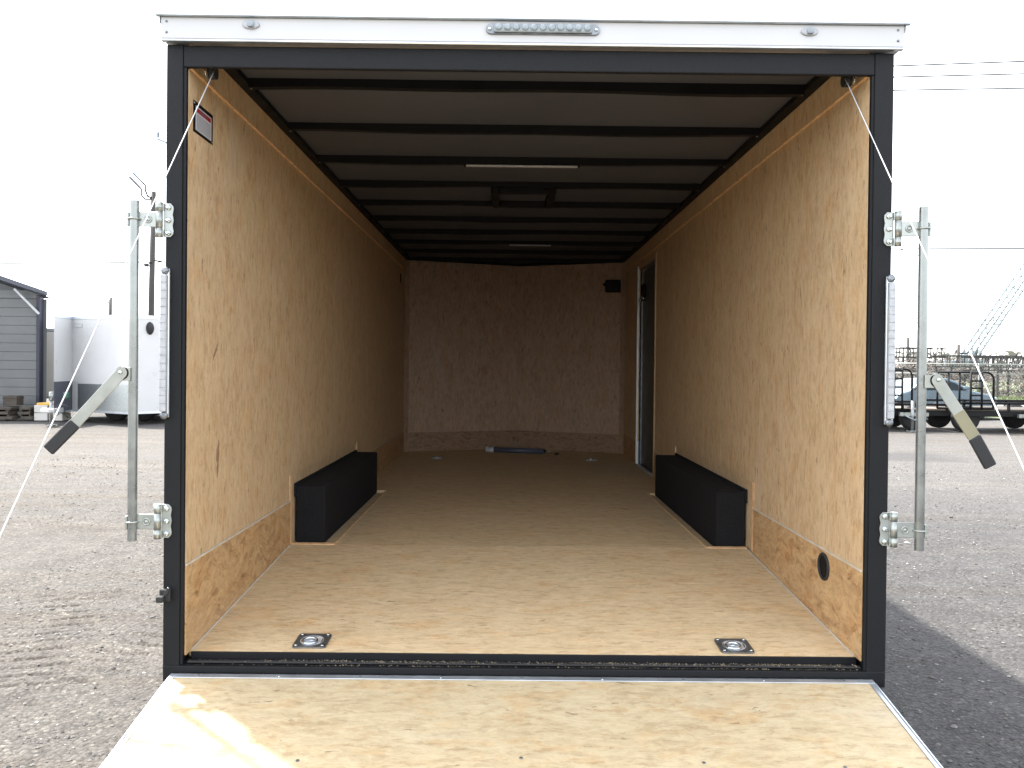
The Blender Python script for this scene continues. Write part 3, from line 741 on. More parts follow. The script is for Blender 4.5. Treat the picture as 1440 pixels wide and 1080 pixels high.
# swing-out lock bars on both sides
def hinge(parent, s_, xf, zc, xp):
    """s_=-1 left, +1 right; xf = post outer edge, xp = bar axis"""
    m = MB(); pl = []
    xo = xf + s_ * .004; xi = xf - s_ * .028; h = .060
    for k in range(13):   # wavy inner edge
        u = k / 12; z = zc + h - 2 * h * u
        wob = .0035 * math.sin(u * math.pi * 3) ** 2 + (-.008 if k in (0, 12) else 0)
        pl.append((xi - s_ * wob, -.0005, z))
    pl = [(xo, -.0005, zc + h)] + pl + [(xo, -.0005, zc - h)]
    m.prism(pl, (0, -.005, 0), .0012)
    hp = part('hinge_plate', m, M_HINGE, parent)
    m = MB()
    for z0, z1 in ((zc + .030, zc + h + .002), (zc - .029, zc + .029), (zc - h - .002, zc - .030)): m.cyl((xf + s_ * .016, -.012, z0), (xf + s_ * .016, -.012, z1), .0125, 16)
    for z0, z1 in ((zc + .032, zc + h), (zc - h, zc - .032)): m.box(*sorted((xf + s_ * .001, xf + s_ * .012)), -.014, -.006, z0, z1, .002)
    part('hinge_knuckle', m, M_HINGE, parent)
    m = MB(); xa, xb = sorted((xf + s_ * .024, xp + s_ * .016)); m.box(xa, xb, -.020, -.015, zc - .027, zc + .027, .0015); m.torus(((xf + s_ * .052), -.0205, zc), .0115, .0028, 'Y', 20, 6); m.sphere((xf + s_ * .052, -.0195, zc), .008, (1, .4, 1))
    m.torus((xp, -.022, zc), .0195, .0035, 'Z', 16, 6); m.box(*sorted((xp + s_ * .014, xp + s_ * .022)), -.035, -.016, zc - .026, zc + .022, .002)
    part('hinge_strap', m, M_HINGE, parent)
    m = MB()
    for dz in (-.045, 0, .045):
        m.lathe((xf - s_ * .013, -.0055, zc + dz), [(.0105, 0), (.0095, -.005), (.004, -.008)], 'Y', 12); m.cyl((xf - s_ * .013, -.006, zc + dz), (xf - s_ * .013, -.018, zc + dz), .0045, 8)
    part('bolt', m, M_CHROME, parent)
def lock_bar(s_, xf, xp, zt, zb, zu, zl, elbow, grip0, grip1, tape):
    m = MB(); n = 20
    m.tube([(xp, -.022, zb), (xp, -.022, zb + .001), (xp, -.022, zt)], .0165, n, False)
    m.tube([(xp, -.022, zt), (xp, -.022, zb)], .0140, n, False)
    for zz, r in ((zt, 1), (zb, -1)): m.torus((xp, -.022, zz), .01525, .0014, 'Z', n, 6)
    m.lathe((xp, -.022, zt - .02), [(.0139, 0), (.0139, .004)], 'Z', n)
    bar = part('lock_bar', m, M_ZINC)
    hinge(bar, s_, xf, zu, xp); hinge(bar, s_, xf, zl, xp)
    e = Vector((elbow[0], -.045, elbow[1])); g0 = Vector((grip0[0], -.06, grip0[1])); g1 = Vector((grip1[0], -.066, grip1[1]))
    m = MB(); m.beam((xp, -.043, elbow[1] - .004), (e.x, -.043, elbow[1] - .004), .006, .046, .001); m.lathe((e.x, -.040, e.z), [(.024, 0), (.024, -.006)], 'Y', 24)
    part('lever_tab', m, M_LEVER, bar)
    m = MB(); d = (g0 - e); 
    m.beam(e + Vector((0, -.004, 0)), g0, .006, .040, .001)
    m.lathe((e.x, -.0475, e.z), [(.0205, 0), (.0205, -.005)], 'Y', 24)
    hd = part('lever', m, M_LEVER, bar)
    m = MB(); m.lathe((e.x + .002 * s_, -.053, e.z + .002), [(.007, 0), (.006, -.003), (.002, -.0045)], 'Y', 14); part('rivet', m, M_CHROME, bar)
    if tape:
        e1 = e + Vector((0, -.004, 0)); a = e1 + (g0 - e1) * .56; m = MB(); m.beam(a, g0 - (g0 - e1) * .01, .0075, .0425, .001); part('tape_wrap', m, M_TAPE, bar)
    m = MB(); m.beam(g0, g1, .013, .044, .004); part('grip', m, M_RUBBER, bar)
lock_bar(-1, OL, -1.326, 2.070, .870, 2.006, .936, (-1.355, 1.463), (-1.510, 1.285), (-1.600, 1.190), False)
lock_bar(1, OR_, 1.466, 2.078, .862, 2.003, .932, (1.508, 1.466), (1.635, 1.268), (1.690, 1.166), True)

# lift cables from the upper corners to the ramp end, with their reels
def sag(a, b_, s, n=14):
    a = Vector(a); b_ = Vector(b_)
    return [a.lerp(b_, i / n) - Vector((0, 0, s * math.sin(math.pi * i / n))) for i in range(n + 1)]
for s_, a, b_ in ((-1, (-1.075, .06, 2.568), (-1.145, -1.90, .10)), (1, (1.212, .06, 2.563), (1.235, -1.90, .10))):
    m = MB(); m.tube(sag(a, b_, .006), .0019, 6); part('lift_cable', m, M_CABLE)
    x = a[0]; m = MB(); m.cyl((x + s_ * .018 - .012, .085, 2.566), (x + s_ * .018 + .012, .085, 2.566), .028, 18); m.box(*sorted((x - s_ * .06, x + s_ * .015)), .04, .13, 2.610, 2.668, .004)
    pr = part('cable_pulley', m, M_RUBBER)
    m = MB(); m.torus((x + s_ * .034, .07, 2.560), .018, .0022, 'X', 14, 6); part('pulley_clip', m, M_CHROME, pr)
# spring tube across the header (hidden behind it, its ends show)
m = MB(); m.cyl((XL + .06, .135, 2.640), (XR - .06, .135, 2.640), .014, 12); part('spring_tube', m, M_RUBBER)

# ramp door lying down to the ground
RX0, RX1 = -1.190, 1.312; ry0, rz0 = -.012, .392; ry1, rz1 = -1.98, .045
rd = Vector((0, ry1 - ry0, rz1 - rz0)); RL = rd.length; ra = math.atan2(rd.z, -rd.y)
def ramp_mat(): return Matrix.Translation((0, ry0, rz0)) @ Matrix.Rotation(-math.atan2(rz0 - rz1, ry0 - ry1) * -1, 4, 'X')
RM = ramp_mat()
def rpart(name, m, mat, parent=None):
    bmesh.ops.transform(m.bm, matrix=RM, verts=m.bm.verts); return part(name, m, mat, parent)
m = MB(); m.box(RX0 + .022, RX1 - .022, -RL + .03, -.024, -.045, 0)
ramp = rpart('ramp_door', m, M_RAMP)
m = MB()
m.box(RX0, RX1, -.0235, 0, -.052, .003, .001); m.box(RX0, RX0 + .0215, -RL, -.024, -.052, .003, .001); m.box(RX1 - .0215, RX1, -RL, -.024, -.052, .003, .001); m.box(RX0 + .022, RX1 - .022, -RL, -RL + .0295, -.052, .003, .001)
rpart('edge_trim', m, M_ALU, ramp)
m = MB(); m.box(RX0 + .002, RX0 + .006, -RL, -.03, .0032, .007); m.box(RX1 - .006, RX1 - .002, -RL, -.03, .0032, .007); rpart('trim_ridge', m, M_ALU, ramp)
for k in range(9):
    m = MB(); x = RX0 + .10 + k * .287; m.lathe((x, -.012, .003), [(.0045, 0), (.0035, .0015), (.001, .002)], 'Z', 10); rpart('screw', m, M_CHROME if k % 2 else M_PANZ, ramp)
for x, y in ((-.62, -.46), (.05, -.44), (.60, -.455), (1.02, -.47)):
    m = MB(); m.lathe((x, y, .0005), [(.006, 0), (.005, .0012)], 'Z', 10); rpart('bolt', m, M_PANZ, ramp)
m = MB(); 
for k in range(23):
    x = RX0 + .03 + k * .107
    m.cyl((x, -.004, .388), (x + .085, -.004, .388), .009, 8)
part('ramp_hinge', m, M_BLACKF)

# ------------------------------------------------------------------ things on the trailer floor
t = thing('strut_tube', 'dark slate blue tube with white end label lying on the floor by the front wall', 'tube', (.10, 6.02, ZF))
m = MB(); a = Vector((-.235, 6.05, ZF + .032)); b_ = Vector((.395, 5.93, ZF + .028)); d = (b_ - a).normalized()
m.cyl(a, b_, .030, 20); m.build('tube_body', M_TUBE, t)
m = MB(); m.cyl(a - d * .012, a + d * .085, .0315, 20); lbl = m.build('end_label', M_PAPER, t)
m = MB(); m.torus(a + d * .03 + Vector((0, -.0335, .008)), .013, .0025, 'Y', 16, 6); m.beam(a + d * .02 + Vector((0, -.034, 0)), a + d * .04 + Vector((0, -.034, .016)), .002, .003); m.build('label_mark', M_INK, lbl)
m = MB(); m.cyl(b_, b_ + d * .03, .018, 12); m.build('end_plug', M_RUBBER, t)
m = MB(); m.cyl(b_ + d * .03, b_ + d * .09, .006, 8); m.sphere(b_ + d * .035 + Vector((0, -.02, .0)), .008); m.build('rod_tip', M_CHROME, t)
m = MB(); m.lathe((.535, 5.86, ZF), [(.026, 0), (.026, .012), (.018, .022), (.006, .024)], 'Z', 18)
solo('rubber_cap', m, M_RUBBER, (.535, 5.86, ZF), 'small black rubber cap on the floor right of the blue tube', 'cap')

# ================================================================== LEFT BACKGROUND
# shed
sh = thing('storage_shed', 'grey ribbed metal shed with dark roof edge left of the white trailer', 'shed', (-13.6, 19, 0))
m = MB(); z = .12; Y0 = 18.2
while z < 3.18:
    h = .232
    m.prism([(-16.5, Y0, z), (-16.5, Y0 - .010, z + .012), (-16.5, Y0 - .010, z + h - .006), (-16.5, Y0, z + h)], (4.185, 0, 0)); z += h
m.box(-16.5, -12.32, Y0 + .001, Y0 + .05, .1, 3.2)
m.build('wall', M_SHED, sh)
m = MB(); m.box(-12.40, -12.305, Y0 - .05, Y0 + .12, 0, 3.24, .01); m.build('post', M_PURPLE, sh)
m = MB(); m.prism([(-11.85, 17.7, 3.20), (-11.85, 17.7, 3.29), (-13.25, 17.7, 3.76), (-16.5, 17.7, 4.85), (-16.5, 17.7, 4.72), (-13.25, 17.7, 3.64)], (-4.2, 6.4, 0)); m.build('roof', M_SHEDTRIM, sh)
m = MB(); m.prism([(-12.2, Y0 + .3, 3.18), (-16.5, Y0 + .3, 3.18), (-16.5, Y0 + .3, 4.7), (-13.25, Y0 + .3, 3.62)], (0, .05, 0)); m.box(-16.5, -12.36, Y0 - .03, Y0 + .04, 3.16, 3.25); m.build('gable', M_SHED, sh)
m = MB(); m.beam((-12.85, 17.95, 3.38), (-12.28, 18.08, 2.74), .05, .05); m.build('brace', M_BRACE, sh)
m = MB(); m.prism([(-16.5, Y0 + .06, 0), (-16.4, Y0 + .06, 0), (-20.1, 24, 0), (-20.2, 24, 0)], (0, 0, 3.2)); m.prism([(-12.32, Y0 + .13, 0), (-12.22, Y0 + .13, 0), (-15.9, 24, 0), (-16.0, 24, 0)], (0, 0, 3.15)); m.build('side_wall', M_SHED, sh)
# timber stacks in front of shed
rs = random.Random(9)
for i, (x, y, w, n, lab_) in enumerate(((-14.0, 17.5, 1.25, 4, 'dark stack of old planks at the foot of the grey shed, leftmost'), (-12.75, 17.5, .5, 3, 'low brown pile of timber offcuts beside the plank stack'), (-12.2, 17.6, .30, 3, 'small block pile at the shed corner post'))):
    t = thing('timber_stack', lab_, 'timber stack', (x, y, 0), 'timber stacks at the shed')
    for k in range(n):
        m = MB(); m.obox((x + rs.uniform(-.05, .05), y, .07 + k * .12), (w, .5, .07), (0, rs.uniform(-.03, .03), rs.uniform(-.1, .1)), .005); m.build('plank', M_TIMBER, t)
        if k < n - 1:
            m = MB(); m.box(x - w * .4, x - w * .3, y - .22, y + .2, .035 + k * .12 + .07, .035 + k * .12 + .12); m.box(x + w * .3, x + w * .4, y - .22, y + .2, .105 + k * .12, .155 + k * .12); m.build('spacer', M_TIMBER, t)
t = thing('cardboard_crate', 'brown open crate standing on the timber offcuts by the shed', 'crate', (-12.65, 17.6, .37))
m = MB(); m.box(-12.85, -12.5, 17.5, 17.8, .37, .62, .006); m.build('crate_body', M_TIMBER, t)
m = MB(); m.box(-12.86, -12.49, 17.49, 17.81, .55, .58, .003); m.build('rim', M_TIMBER, t)
# block piles right of the post
t = thing('block_pile', 'pale concrete blocks piled beside the shed corner under a yellow board', 'block pile', (-11.75, 17.5, 0))
for x in (-12.0, -11.62):
    for z in (0, .2): m = MB(); m.box(x, x + .34, 17.4, 17.8, z + .002, z + .19, .01); m.build('block', M_CREAM, t)
m = MB(); m.box(-11.95, -11.55, 17.42, 17.78, .392, .45, .01); m.build('board', M_YELLOW, t)

def wheel(name, parent, c, r, w, axis='Y'):
    m = MB(); m.lathe(c, [(r * .55, -w / 2), (r * .92, -w / 2), (r, -w * .3), (r, w * .3), (r * .92, w / 2), (r * .55, w / 2)], axis, 28); wh = m.build(name, M_RUBBER, parent)
    m = MB(); m.lathe(c, [(r * .54, -w * .42), (r * .5, -w * .3), (r * .2, -w * .34), (r * .12, -w * .5), (r * .12, w * .3), (r * .54, w * .3)], axis, 20); m.build('rim', M_ZINC, wh); return wh

# white enclosed trailer
w2 = thing('enclosed_trailer', 'white enclosed trailer with diamond plate lower front parked beside the shed', 'trailer', (-9.6, 17.6, 0))
fp = [(-10.85, 15.75), (-10.86, 17.1), (-8.72, 15.95), (-6.6, 18.6), (-9.0, 20.5), (-12.4, 19.4)]
fp = [(-10.82, 16.2), (-10.93, 17.2), (-9.03, 16.2), (-6.8, 18.9), (-8.9, 21.0), (-12.2, 19.0)]
zb, zt = .28, 2.62
m = MB(); m.prism([(x, y, zb) for x, y in fp], (0, 0, zt - zb)); m.build('body', M_WHITE, w2)
m = MB()
def off(p, q, o):
    d = Vector((q[0] - p[0], q[1] - p[1])).normalized(); nn = Vector((d.y, -d.x)) * o; return nn
for a, b_ in ((fp[0], fp[1]), (fp[1], fp[2]), (fp[2], fp[3])):
    nn = off(a, b_, .012)
    m.prism([(a[0], a[1], zt - .06), (b_[0], b_[1], zt - .06), (b_[0] + nn.x, b_[1] + nn.y, zt - .06), (a[0] + nn.x, a[1] + nn.y, zt - .06)], (0, 0, .08))
    m.prism([(a[0], a[1], zb - .02), (b_[0], b_[1], zb - .02), (b_[0] + nn.x, b_[1] + nn.y, zb - .02), (a[0] + nn.x, a[1] + nn.y, zb - .02)], (0, 0, .05))
m.build('edge_trim', M_ALU, w2)
def facepanel(a, b_, u0, u1, z0, z1, th, name, mat, base=.0125):
    nn = off(a, b_, 1); p = Vector(a).lerp(Vector(b_), u0) + Vector((nn.x, nn.y)) * base; q = Vector(a).lerp(Vector(b_), u1) + Vector((nn.x, nn.y)) * base
    m = MB(); m.prism([(p.x, p.y, z0), (q.x, q.y, z0), (q.x + nn.x * th, q.y + nn.y * th, z0), (p.x + nn.x * th, p.y + nn.y * th, z0)], (0, 0, z1 - z0)); return m.build(name, mat, w2)
facepanel(fp[1], fp[2], .11, .985, zb + .04, .96, .006, 'stone_guard', M_DIAM, .002)
lg = facepanel(fp[1], fp[2], .03, .19, 2.35, 2.45, .004, 'name_plate', M_ALU, .002)
facepanel(fp[1], fp[2], .04, .18, 2.36, 2.44, .002, 'name_plate_face', M_WHITE, .0065)
gp = facepanel(fp[0], fp[1], .0, 1.0, .30, 1.02, .01, 'black_grille', M_SHEDTRIM, .002)
m = MB(); c = Vector(fp[2]).lerp(Vector(fp[3]), .14); nn = off(fp[2], fp[3], .02); m.sphere((c.x + nn.x * .5, c.y + nn.y * .5, 2.33), .16, (.6, .6, 1), 2); m.build('roof_scoop', M_RUBBER, w2)
m = MB(); c = Vector(fp[2]); m.box(c.x + .06, c.x + .13, c.y - .01, c.y + .08, .62, .68, .01); m.build('side_marker', M_ORANGE, w2)
wheel('wheel', w2, (-10.05, 17.7, .31), .31, .2); wheel('wheel', w2, (-9.35, 17.7, .31), .31, .2); wheel('wheel', w2, (-10.05, 20.0, .31), .31, .2); wheel('wheel', w2, (-9.35, 20.0, .31), .31, .2)
m = MB(); m.beam((-10.9, 16.7, .33), (-10.5, 15.5, .36), .07, .1); m.beam((-11.3, 16.6, .33), (-10.55, 15.5, .36), .07, .1); m.box(-10.62, -10.42, 15.3, 15.55, .33, .43, .02); m.build('tongue', M_WHITE, w2)
m = MB(); m.cyl((-10.62, 15.75, .03), (-10.62, 15.75, .62), .035); m.cyl((-10.62, 15.75, .6), (-10.62, 15.75, .80), .05); m.box(-10.70, -10.54, 15.68, 15.82, .0, .03, .005); m.build('jack', M_ZINC, w2)
m = MB(); m.tube([(-10.5, 15.6, .40), (-10.35, 15.65, .52), (-10.2, 15.7, .46), (-10.32, 15.72, .30), (-10.22, 15.75, .20)], .014, 6); m.tube([(-10.5, 15.6, .40), (-10.3, 15.5, .30), (-10.45, 15.45, .18)], .012, 6); m.build('safety_chain', M_RUBBER, w2)
m = MB(); m.box(-10.50, -10.38, 16.0, 16.12, .62, .78, .02); m.build('battery_box', M_GREEN, w2)
# cream trailer behind
w3 = thing('cream_trailer', 'narrow cream coloured trailer end seen between the shed and the white trailer', 'trailer', (-14.2, 23, 0))
m = MB(); m.box(-15.6, -13.72, 22.3, 27, .42, 2.45, .03); m.build('body', M_CREAM, w3)
m = MB(); m.box(-15.62, -13.70, 22.28, 22.40, 2.452, 2.56, .01); m.build('roof_trim', M_ALU, w3)
m = MB(); m.box(-13.98, -13.80, 22.2, 22.29, 2.12, 2.26, .02); m.build('lamp', M_TIMBER, w3)
m = MB(); m.box(-15.6, -13.72, 22.22, 22.35, .34, .415, .01); m.build('bumper', M_PALEST, w3)
for x in (-15.3, -13.95): wheel('wheel', w3, (x, 24.5, .34), .34, .2, 'X')

# utility pole with floodlights
up = thing('utility_pole', 'weathered wooden utility pole with two floodlights behind the white trailer', 'pole', (-16.42, 34, 0))
m = MB(); m.tube([(-16.52, 34, 0), (-16.47, 34, 4), (-16.40, 34, 9.35)], .16, 12, True, .11); m.build('pole', M_BARK, up)
for pts in ([(-16.42, 33.9, 9.05), (-16.62, 33.9, 9.12), (-16.74, 33.9, 9.4), (-16.74, 33.9, 9.62), (-16.86, 33.9, 9.75)], [(-16.42, 33.85, 8.98), (-16.72, 33.85, 8.98), (-16.90, 33.85, 9.18), (-16.90, 33.85, 9.45), (-17.0, 33.85, 9.55)]):
    m = MB(); m.tube(pts, .045, 8); arm = m.build('lamp_arm', M_WIRE, up)
    e = Vector(pts[-1]); m = MB(); d = Vector((-.42, 0, .42)); m.beam(e - d * .1, e + d * 1.1, .16, .09, .03); m.build('lamp_head', M_PALEST if pts[0][2] > 9 else M_SHEDTRIM, arm)
m = MB(); m.tube([(-16.4, 33.9, 6.05), (-16.75, 33.8, 6.0), (-16.82, 33.8, 5.75), (-16.6, 33.8, 5.65)], .025, 6); m.cyl((-16.72, 33.85, 5.95), (-16.55, 33.85, 5.95), .07); m.cyl((-16.3, 33.85, 6.2), (-15.9, 33.85, 6.12), .035); m.build('insulator', M_WIRE, up)
m = MB(); m.cyl((-16.3, 33.9, 9.05), (-15.9, 33.9, 9.1), .02); m.build('guy_hook', M_WIRE, up)
sl = thing('street_lamp', 'tall lamp whose small angled arm shows at the left of the frame post, upper sky', 'street lamp', (-14.6, 32, 0))
m = MB(); m.tube([(-14.55, 32, 0), (-14.55, 32, 11.0)], .09, 10, True, .06); m.build('pole', M_PALEST, sl)
m = MB(); m.beam((-14.6, 32, 10.9), (-15.35, 32, 11.22), .09, .09); m.build('lamp_arm', M_PANZ, sl)
m = MB(); m.box(-15.37, -15.27, 31.95, 32.05, 11.28, 11.52, .01); m.build('photocell', M_PALEST, sl)
fp2 = thing('far_pole', 'thin far pole with small lamp arm above the white trailer roof', 'pole', (-31.3, 60, 0))
m = MB(); m.cyl((-31.3, 60, 0), (-31.3, 60, 6.6), .14, 8); m.build('pole', M_WIRE, fp2)
m = MB(); m.beam((-31.3, 60, 6.3), (-31.95, 60, 6.42), .1, .1); m.build('lamp_arm', M_PALEST, fp2)
def wire(a, b_, r, lab_, sg=.0, mat=None):
    m = MB(); m.tube(sag(a, b_, sg, 10), r, 5); return solo('power_line', m, mat or M_WIRE, a, lab_, 'wire', 'overhead wires')
wire((-42, 34, 5.6), (-16.4, 33.85, 6.1), .032, 'single thin dark wire crossing the sky left of the wooden pole')
wire((-16.2, 33.9, 6.1), (20.6, 40, 8.02), .03, 'dark wire running behind the open trailer from the wooden pole')

# ================================================================== RIGHT BACKGROUND
for k, (z0, z1, w_) in enumerate(((17.84, 18.95, 'topmost'), (17.27, 18.15, 'middle'), (16.59, 17.25, 'lowest'))):
    wire((18.0, 40, z0 - .15), (40, 40.6, z1), .040, f'{w_} of three parallel wires high in the sky right of the trailer')
wire((18.0, 40, 7.98), (40, 40, 8.3), .040, 'dark horizontal wire in the sky beside the right upper hinge')
wire((20.9, 40, 8.02), (33, 40, 4.06), .024, 'faint wire slanting down to the right from the dark wire', 0, M_PANZ)
for z0, z1, n_ in ((4.36, 4.24, 'upper'), (4.13, 4.0, 'lower')):
    wire((18, 40, z0), (40, 40, z1 - .15), .026, f'{n_} of two low pale wires above the flatbed trailers', 0, M_PANZ)
wire((18, 40, 3.62), (40, 40, 3.55), .010, 'lowest pale wire just above the brush line', 0, M_PALEST)

# lattice crane boom
cr = thing('lattice_crane', 'pale lattice crane boom slanting up on the far right horizon', 'crane', (74, 125, 0))
def boom(a, b_, w, n):
    a = Vector(a); b_ = Vector(b_); d = (b_ - a).normalized(); x = d.cross(Vector((0, 1, 0))).normalized(); y = Vector((0, 1, 0))
    ch = [(x + y) * w, (x - y) * w, (-x - y) * w, (-x + y) * w]; mc = MB()
    for c in ch: mc.cyl(a + c, b_ + c, .13, 6)
    ml = MB()
    for i in range(n):
        p = a.lerp(b_, i / n); q = a.lerp(b_, (i + 1) / n)
        for j in range(4):
            ml.cyl(p + ch[j], q + ch[(j + 1) % 4], .08, 5)
    return mc, ml
mc, ml = boom((71.5, 124, 1.2), (100, 124, 44), .8, 26); mc.build('boom_chord', M_BOOM, cr); ml.build('boom_lattice', M_BOOM, cr)
m = MB(); m.box(69.5, 74.5, 122, 127, 1.0, 3.2, .1); m.build('cab', M_PALEST, cr)
m = MB(); m.box(68.8, 75.2, 121.5, 122.6, 0, .95, .2); m.box(68.8, 75.2, 126.4, 127.5, 0, .95, .2); m.build('track', M_RUBBER, cr)
m = MB(); m.cyl((74.6, 123, 2), (104, 124, 43), .04, 5); m.build('pendant_line', M_PANZ, cr)

# flatbed trailers
def flatbed(name_label, x0, x1, y0, y1, zd, gate_x, railz, deckmat, wheels, jack_x, loc, right):
    t = thing('flatbed_trailer', name_label, 'trailer', loc, 'black flatbed trailers')
    m = MB(); m.box(x0, x1, y0, y0 + .07, zd - .17, zd - .03, .005); m.box(x0, x1, y1 - .07, y1, zd - .17, zd - .03, .005)
    for k in range(8):
        x = x0 + (x1 - x0 - .06) * k / 7; m.box(x, x + .06, y0 + .071, y1 - .071, zd - .14, zd - .04)
    m.build('frame', M_BLACKF, t)
    m = MB(); n = 10
    for k in range(n):
        ya = y0 + (y1 - y0) * k / n; m.box(x0 + .01, x1 - .01, ya + .004, ya + (y1 - y0) / n - .004, zd - .028, zd + .012)
    m.build('deck', deckmat, t)
    m = MB(); m.beam((x0, y0, railz), (x1, y0, railz), .06, .06); m.beam((x0, y1, railz), (x1, y1, railz), .06, .06)
    k = x0 + .05
    while k < x1: m.box(k, k + .05, y0 - .03, y0 + .03, zd - .03, railz); m.box(k, k + .05, y1 - .03, y1 + .03, zd - .03, railz); k += 1.1
    m.build('side_rail', M_BLACKF, t)
    # tall fold-up gate, rounded corner
    (ga, gb, gz, nb) = gate_x
    gy_ = y0 - .05
    m = MB(); r = .17
    pts = [(ga, gy_, gz - (0 if right else 0))]
    arc = [(gb - r + r * math.sin(a), gy_, gz - r + r * math.cos(a)) for a in [math.pi / 2 * i / 6 for i in range(7)]]
    m.tube([(ga, gy_, railz - .15), (ga, gy_, gz - .02)] if False else [(ga, gy_, gz)] + arc + [(gb, gy_, railz - .15)], .028, 8)
    m.tube([(ga, gy_, railz - .12), (gb, gy_, railz - .12)], .028, 8)
    for k in range(nb): x = ga + (gb - ga - .02) * k / nb; m.cyl((x, gy_, railz - .12), (x, gy_, gz), .024, 8)
    g = m.build('ramp_gate', M_BLACKF, t)
    # ladder ramp
    m = MB(); xa = gb - .60; xb = gb - .33
    if not right: xa, xb = gb - .62, gb - .28
    for x in (xa, xb): m.cyl((x, gy_ - .08, railz - .15), (x, gy_ - .08, gz + .01), .024, 8)
    for k in range(5): z = railz + .02 + (gz - railz - .05) * k / 4; m.cyl((xa, gy_ - .08, z), (xb, gy_ - .08, z), .022, 8)
    m.build('ladder_ramp', M_BLACKF, t)
    for x in wheels:
        wheel('wheel', t, (x, y0 + .32, .33), .33, .22); wheel('wheel', t, (x, y1 - .32, .33), .33, .22)
    if jack_x:
        m = MB(); m.cyl((jack_x, y0 - .15, .03), (jack_x, y0 - .15, .75), .04, 8); m.box(jack_x - .1, jack_x + .1, y0 - .25, y0 - .05, .0, .03); m.beam((jack_x - .3, y0 - .1, .42), (jack_x + .4, y0 - .12, .42), .08, .09); m.build('jack', M_ZINC, t)
        m = MB(); m.tube([(jack_x - .2, y0 - .15, .4), (jack_x + .02, y0 - .22, .28), (jack_x + .2, y0 - .17, .45), (jack_x + .35, y0 - .2, .3)], .02, 6); m.build('safety_chain', M_PALEST, t)
    return t
flatbed('black flatbed trailer with plank deck partly hidden behind the right bar of the big trailer', 6.4, 10.95, 16.9, 18.6, .55, (8.3, 9.98, 1.53, 4), .66, M_WOODDECK, (10.2, ), 9.95, (9, 17.5, 0), False)
flatbed('long black flatbed trailer with tall ramp gate in front of the silver blue car', 11.05, 16.5, 16.6, 18.5, .56, (10.45, 11.82, 1.47, 5), .715, M_TIMBER, (11.0 + .35, 13.35), 12.70, (13, 17.5, 0), True)
wheel_dummy = None

# car
ct = thing('parked_car', 'silver blue hatchback parked behind the black ramp gate', 'car', (13.3, 22.5, 0))
prof = [(11.95, .30), (11.92, .62), (12.10, .78), (12.35, .86), (12.75, 1.17), (13.0, 1.25), (13.55, 1.27), (13.85, 1.18), (14.3, .90), (14.95, .76), (15.12, .62), (15.15, .32)]
m = MB(); m.prism([(x, 21.75, z) for x, z in prof], (0, 1.62, 0), .05); body = m.build('body', M_CARP, ct)
m = MB(); m.prism([(12.50, 21.742, .90), (12.83, 21.742, 1.14), (13.05, 21.742, 1.19), (13.28, 21.742, 1.20), (13.28, 21.742, .90)], (0, .01, 0)); m.prism([(13.34, 21.742, .90), (13.34, 21.742, 1.20), (13.55, 21.742, 1.20), (13.80, 21.742, 1.12), (14.15, 21.742, .90)], (0, .01, 0)); m.build('window', M_GLASSY, ct)
m = MB(); m.prism([(13.885, 21.87, 1.160), (14.29, 21.80, .912), (14.29, 23.32, .912), (13.885, 23.25, 1.160)], (.012, 0, .014)); m.build('windscreen', M_GLASSY, ct)
for x in (12.55, 14.55):
    for y in (21.86, 23.26): wheel('wheel', ct, (x, y, .31), .31, .2)
m = MB(); m.box(15.10, 15.17, 21.85, 22.1, .56, .70, .02); m.build('headlight', M_LENS, ct)
m = MB(); m.box(14.0, 14.18, 21.60, 21.72, .93, 1.03, .02); m.build('mirror', M_CARP, ct)
# poles on the right horizon
for x, z, lb_, arm in ((25.46, 3.6, 'short grey post standing behind the brush left of the right steel bar', 0), (28.70, 3.2, 'grey post with bent side arm above the far racks', 1)):
    t = thing('utility_post', lb_, 'post', (x, 48, 0)); m = MB(); m.cyl((x, 48, 0), (x, 48, z), .09, 8); m.build('post', M_BARK, t)
    if arm: m = MB(); m.tube([(x, 48, z - .55), (x + .5, 48, z - .58), (x + .8, 48, z - .33)], .05, 8); m.build('arm', M_WIRE, t)

# pipe racks at the yard edge
def rack(x0, x1, y, z0, z1, lab_, mat=M_RACK, step=.42):
    t = thing('pipe_rack', lab_, 'rack', ((x0 + x1) / 2, y, 0), 'steel racks at the far yard edge')
    m = MB()
    for zz in (z0, z1): m.beam((x0, y, zz), (x1, y, zz), .07, .07); m.beam((x0, y + 1.6, zz), (x1, y + 1.6, zz), .07, .07)
    m.build('chord', mat, t)
    m = MB(); x = x0; k = 0
    while x < x1:
        m.beam((x, y, z0), (x + step * (.5 if k % 2 else 0), y, z1), .045, .045); m.beam((x + .2, y + 1.6, z0), (x + .2, y + 1.6, z1), .045, .045)
        if k % 2: m.beam((x, y, z0), (x + step, y, z1), .035, .035)
        x += step; k += 1
    m.build('lattice', mat, t)
    m = MB(); x = x0 + .2
    while x < x1: m.box(x, x + .1, y - .02, y + .08, 0, z0); m.box(x, x + .1, y + 1.55, y + 1.65, 0, z0); x += 2.6
    m.build('leg', mat, t)
rack(23.2, 26.0, 44.5, 2.30, 2.85, 'tall dark steel rack seen just right of the black frame post')
rack(24.4, 28.6, 41.5, 1.75, 2.35, 'middle dark steel rack behind the ramp gate')
rack(26.8, 31.0, 42.8, 1.55, 2.30, 'long steel rack right of the grey posts', M_RACK, .36)
rack(32.6, 38.0, 46.0, 1.9, 2.45, 'dark steel rack at the right edge of the picture')

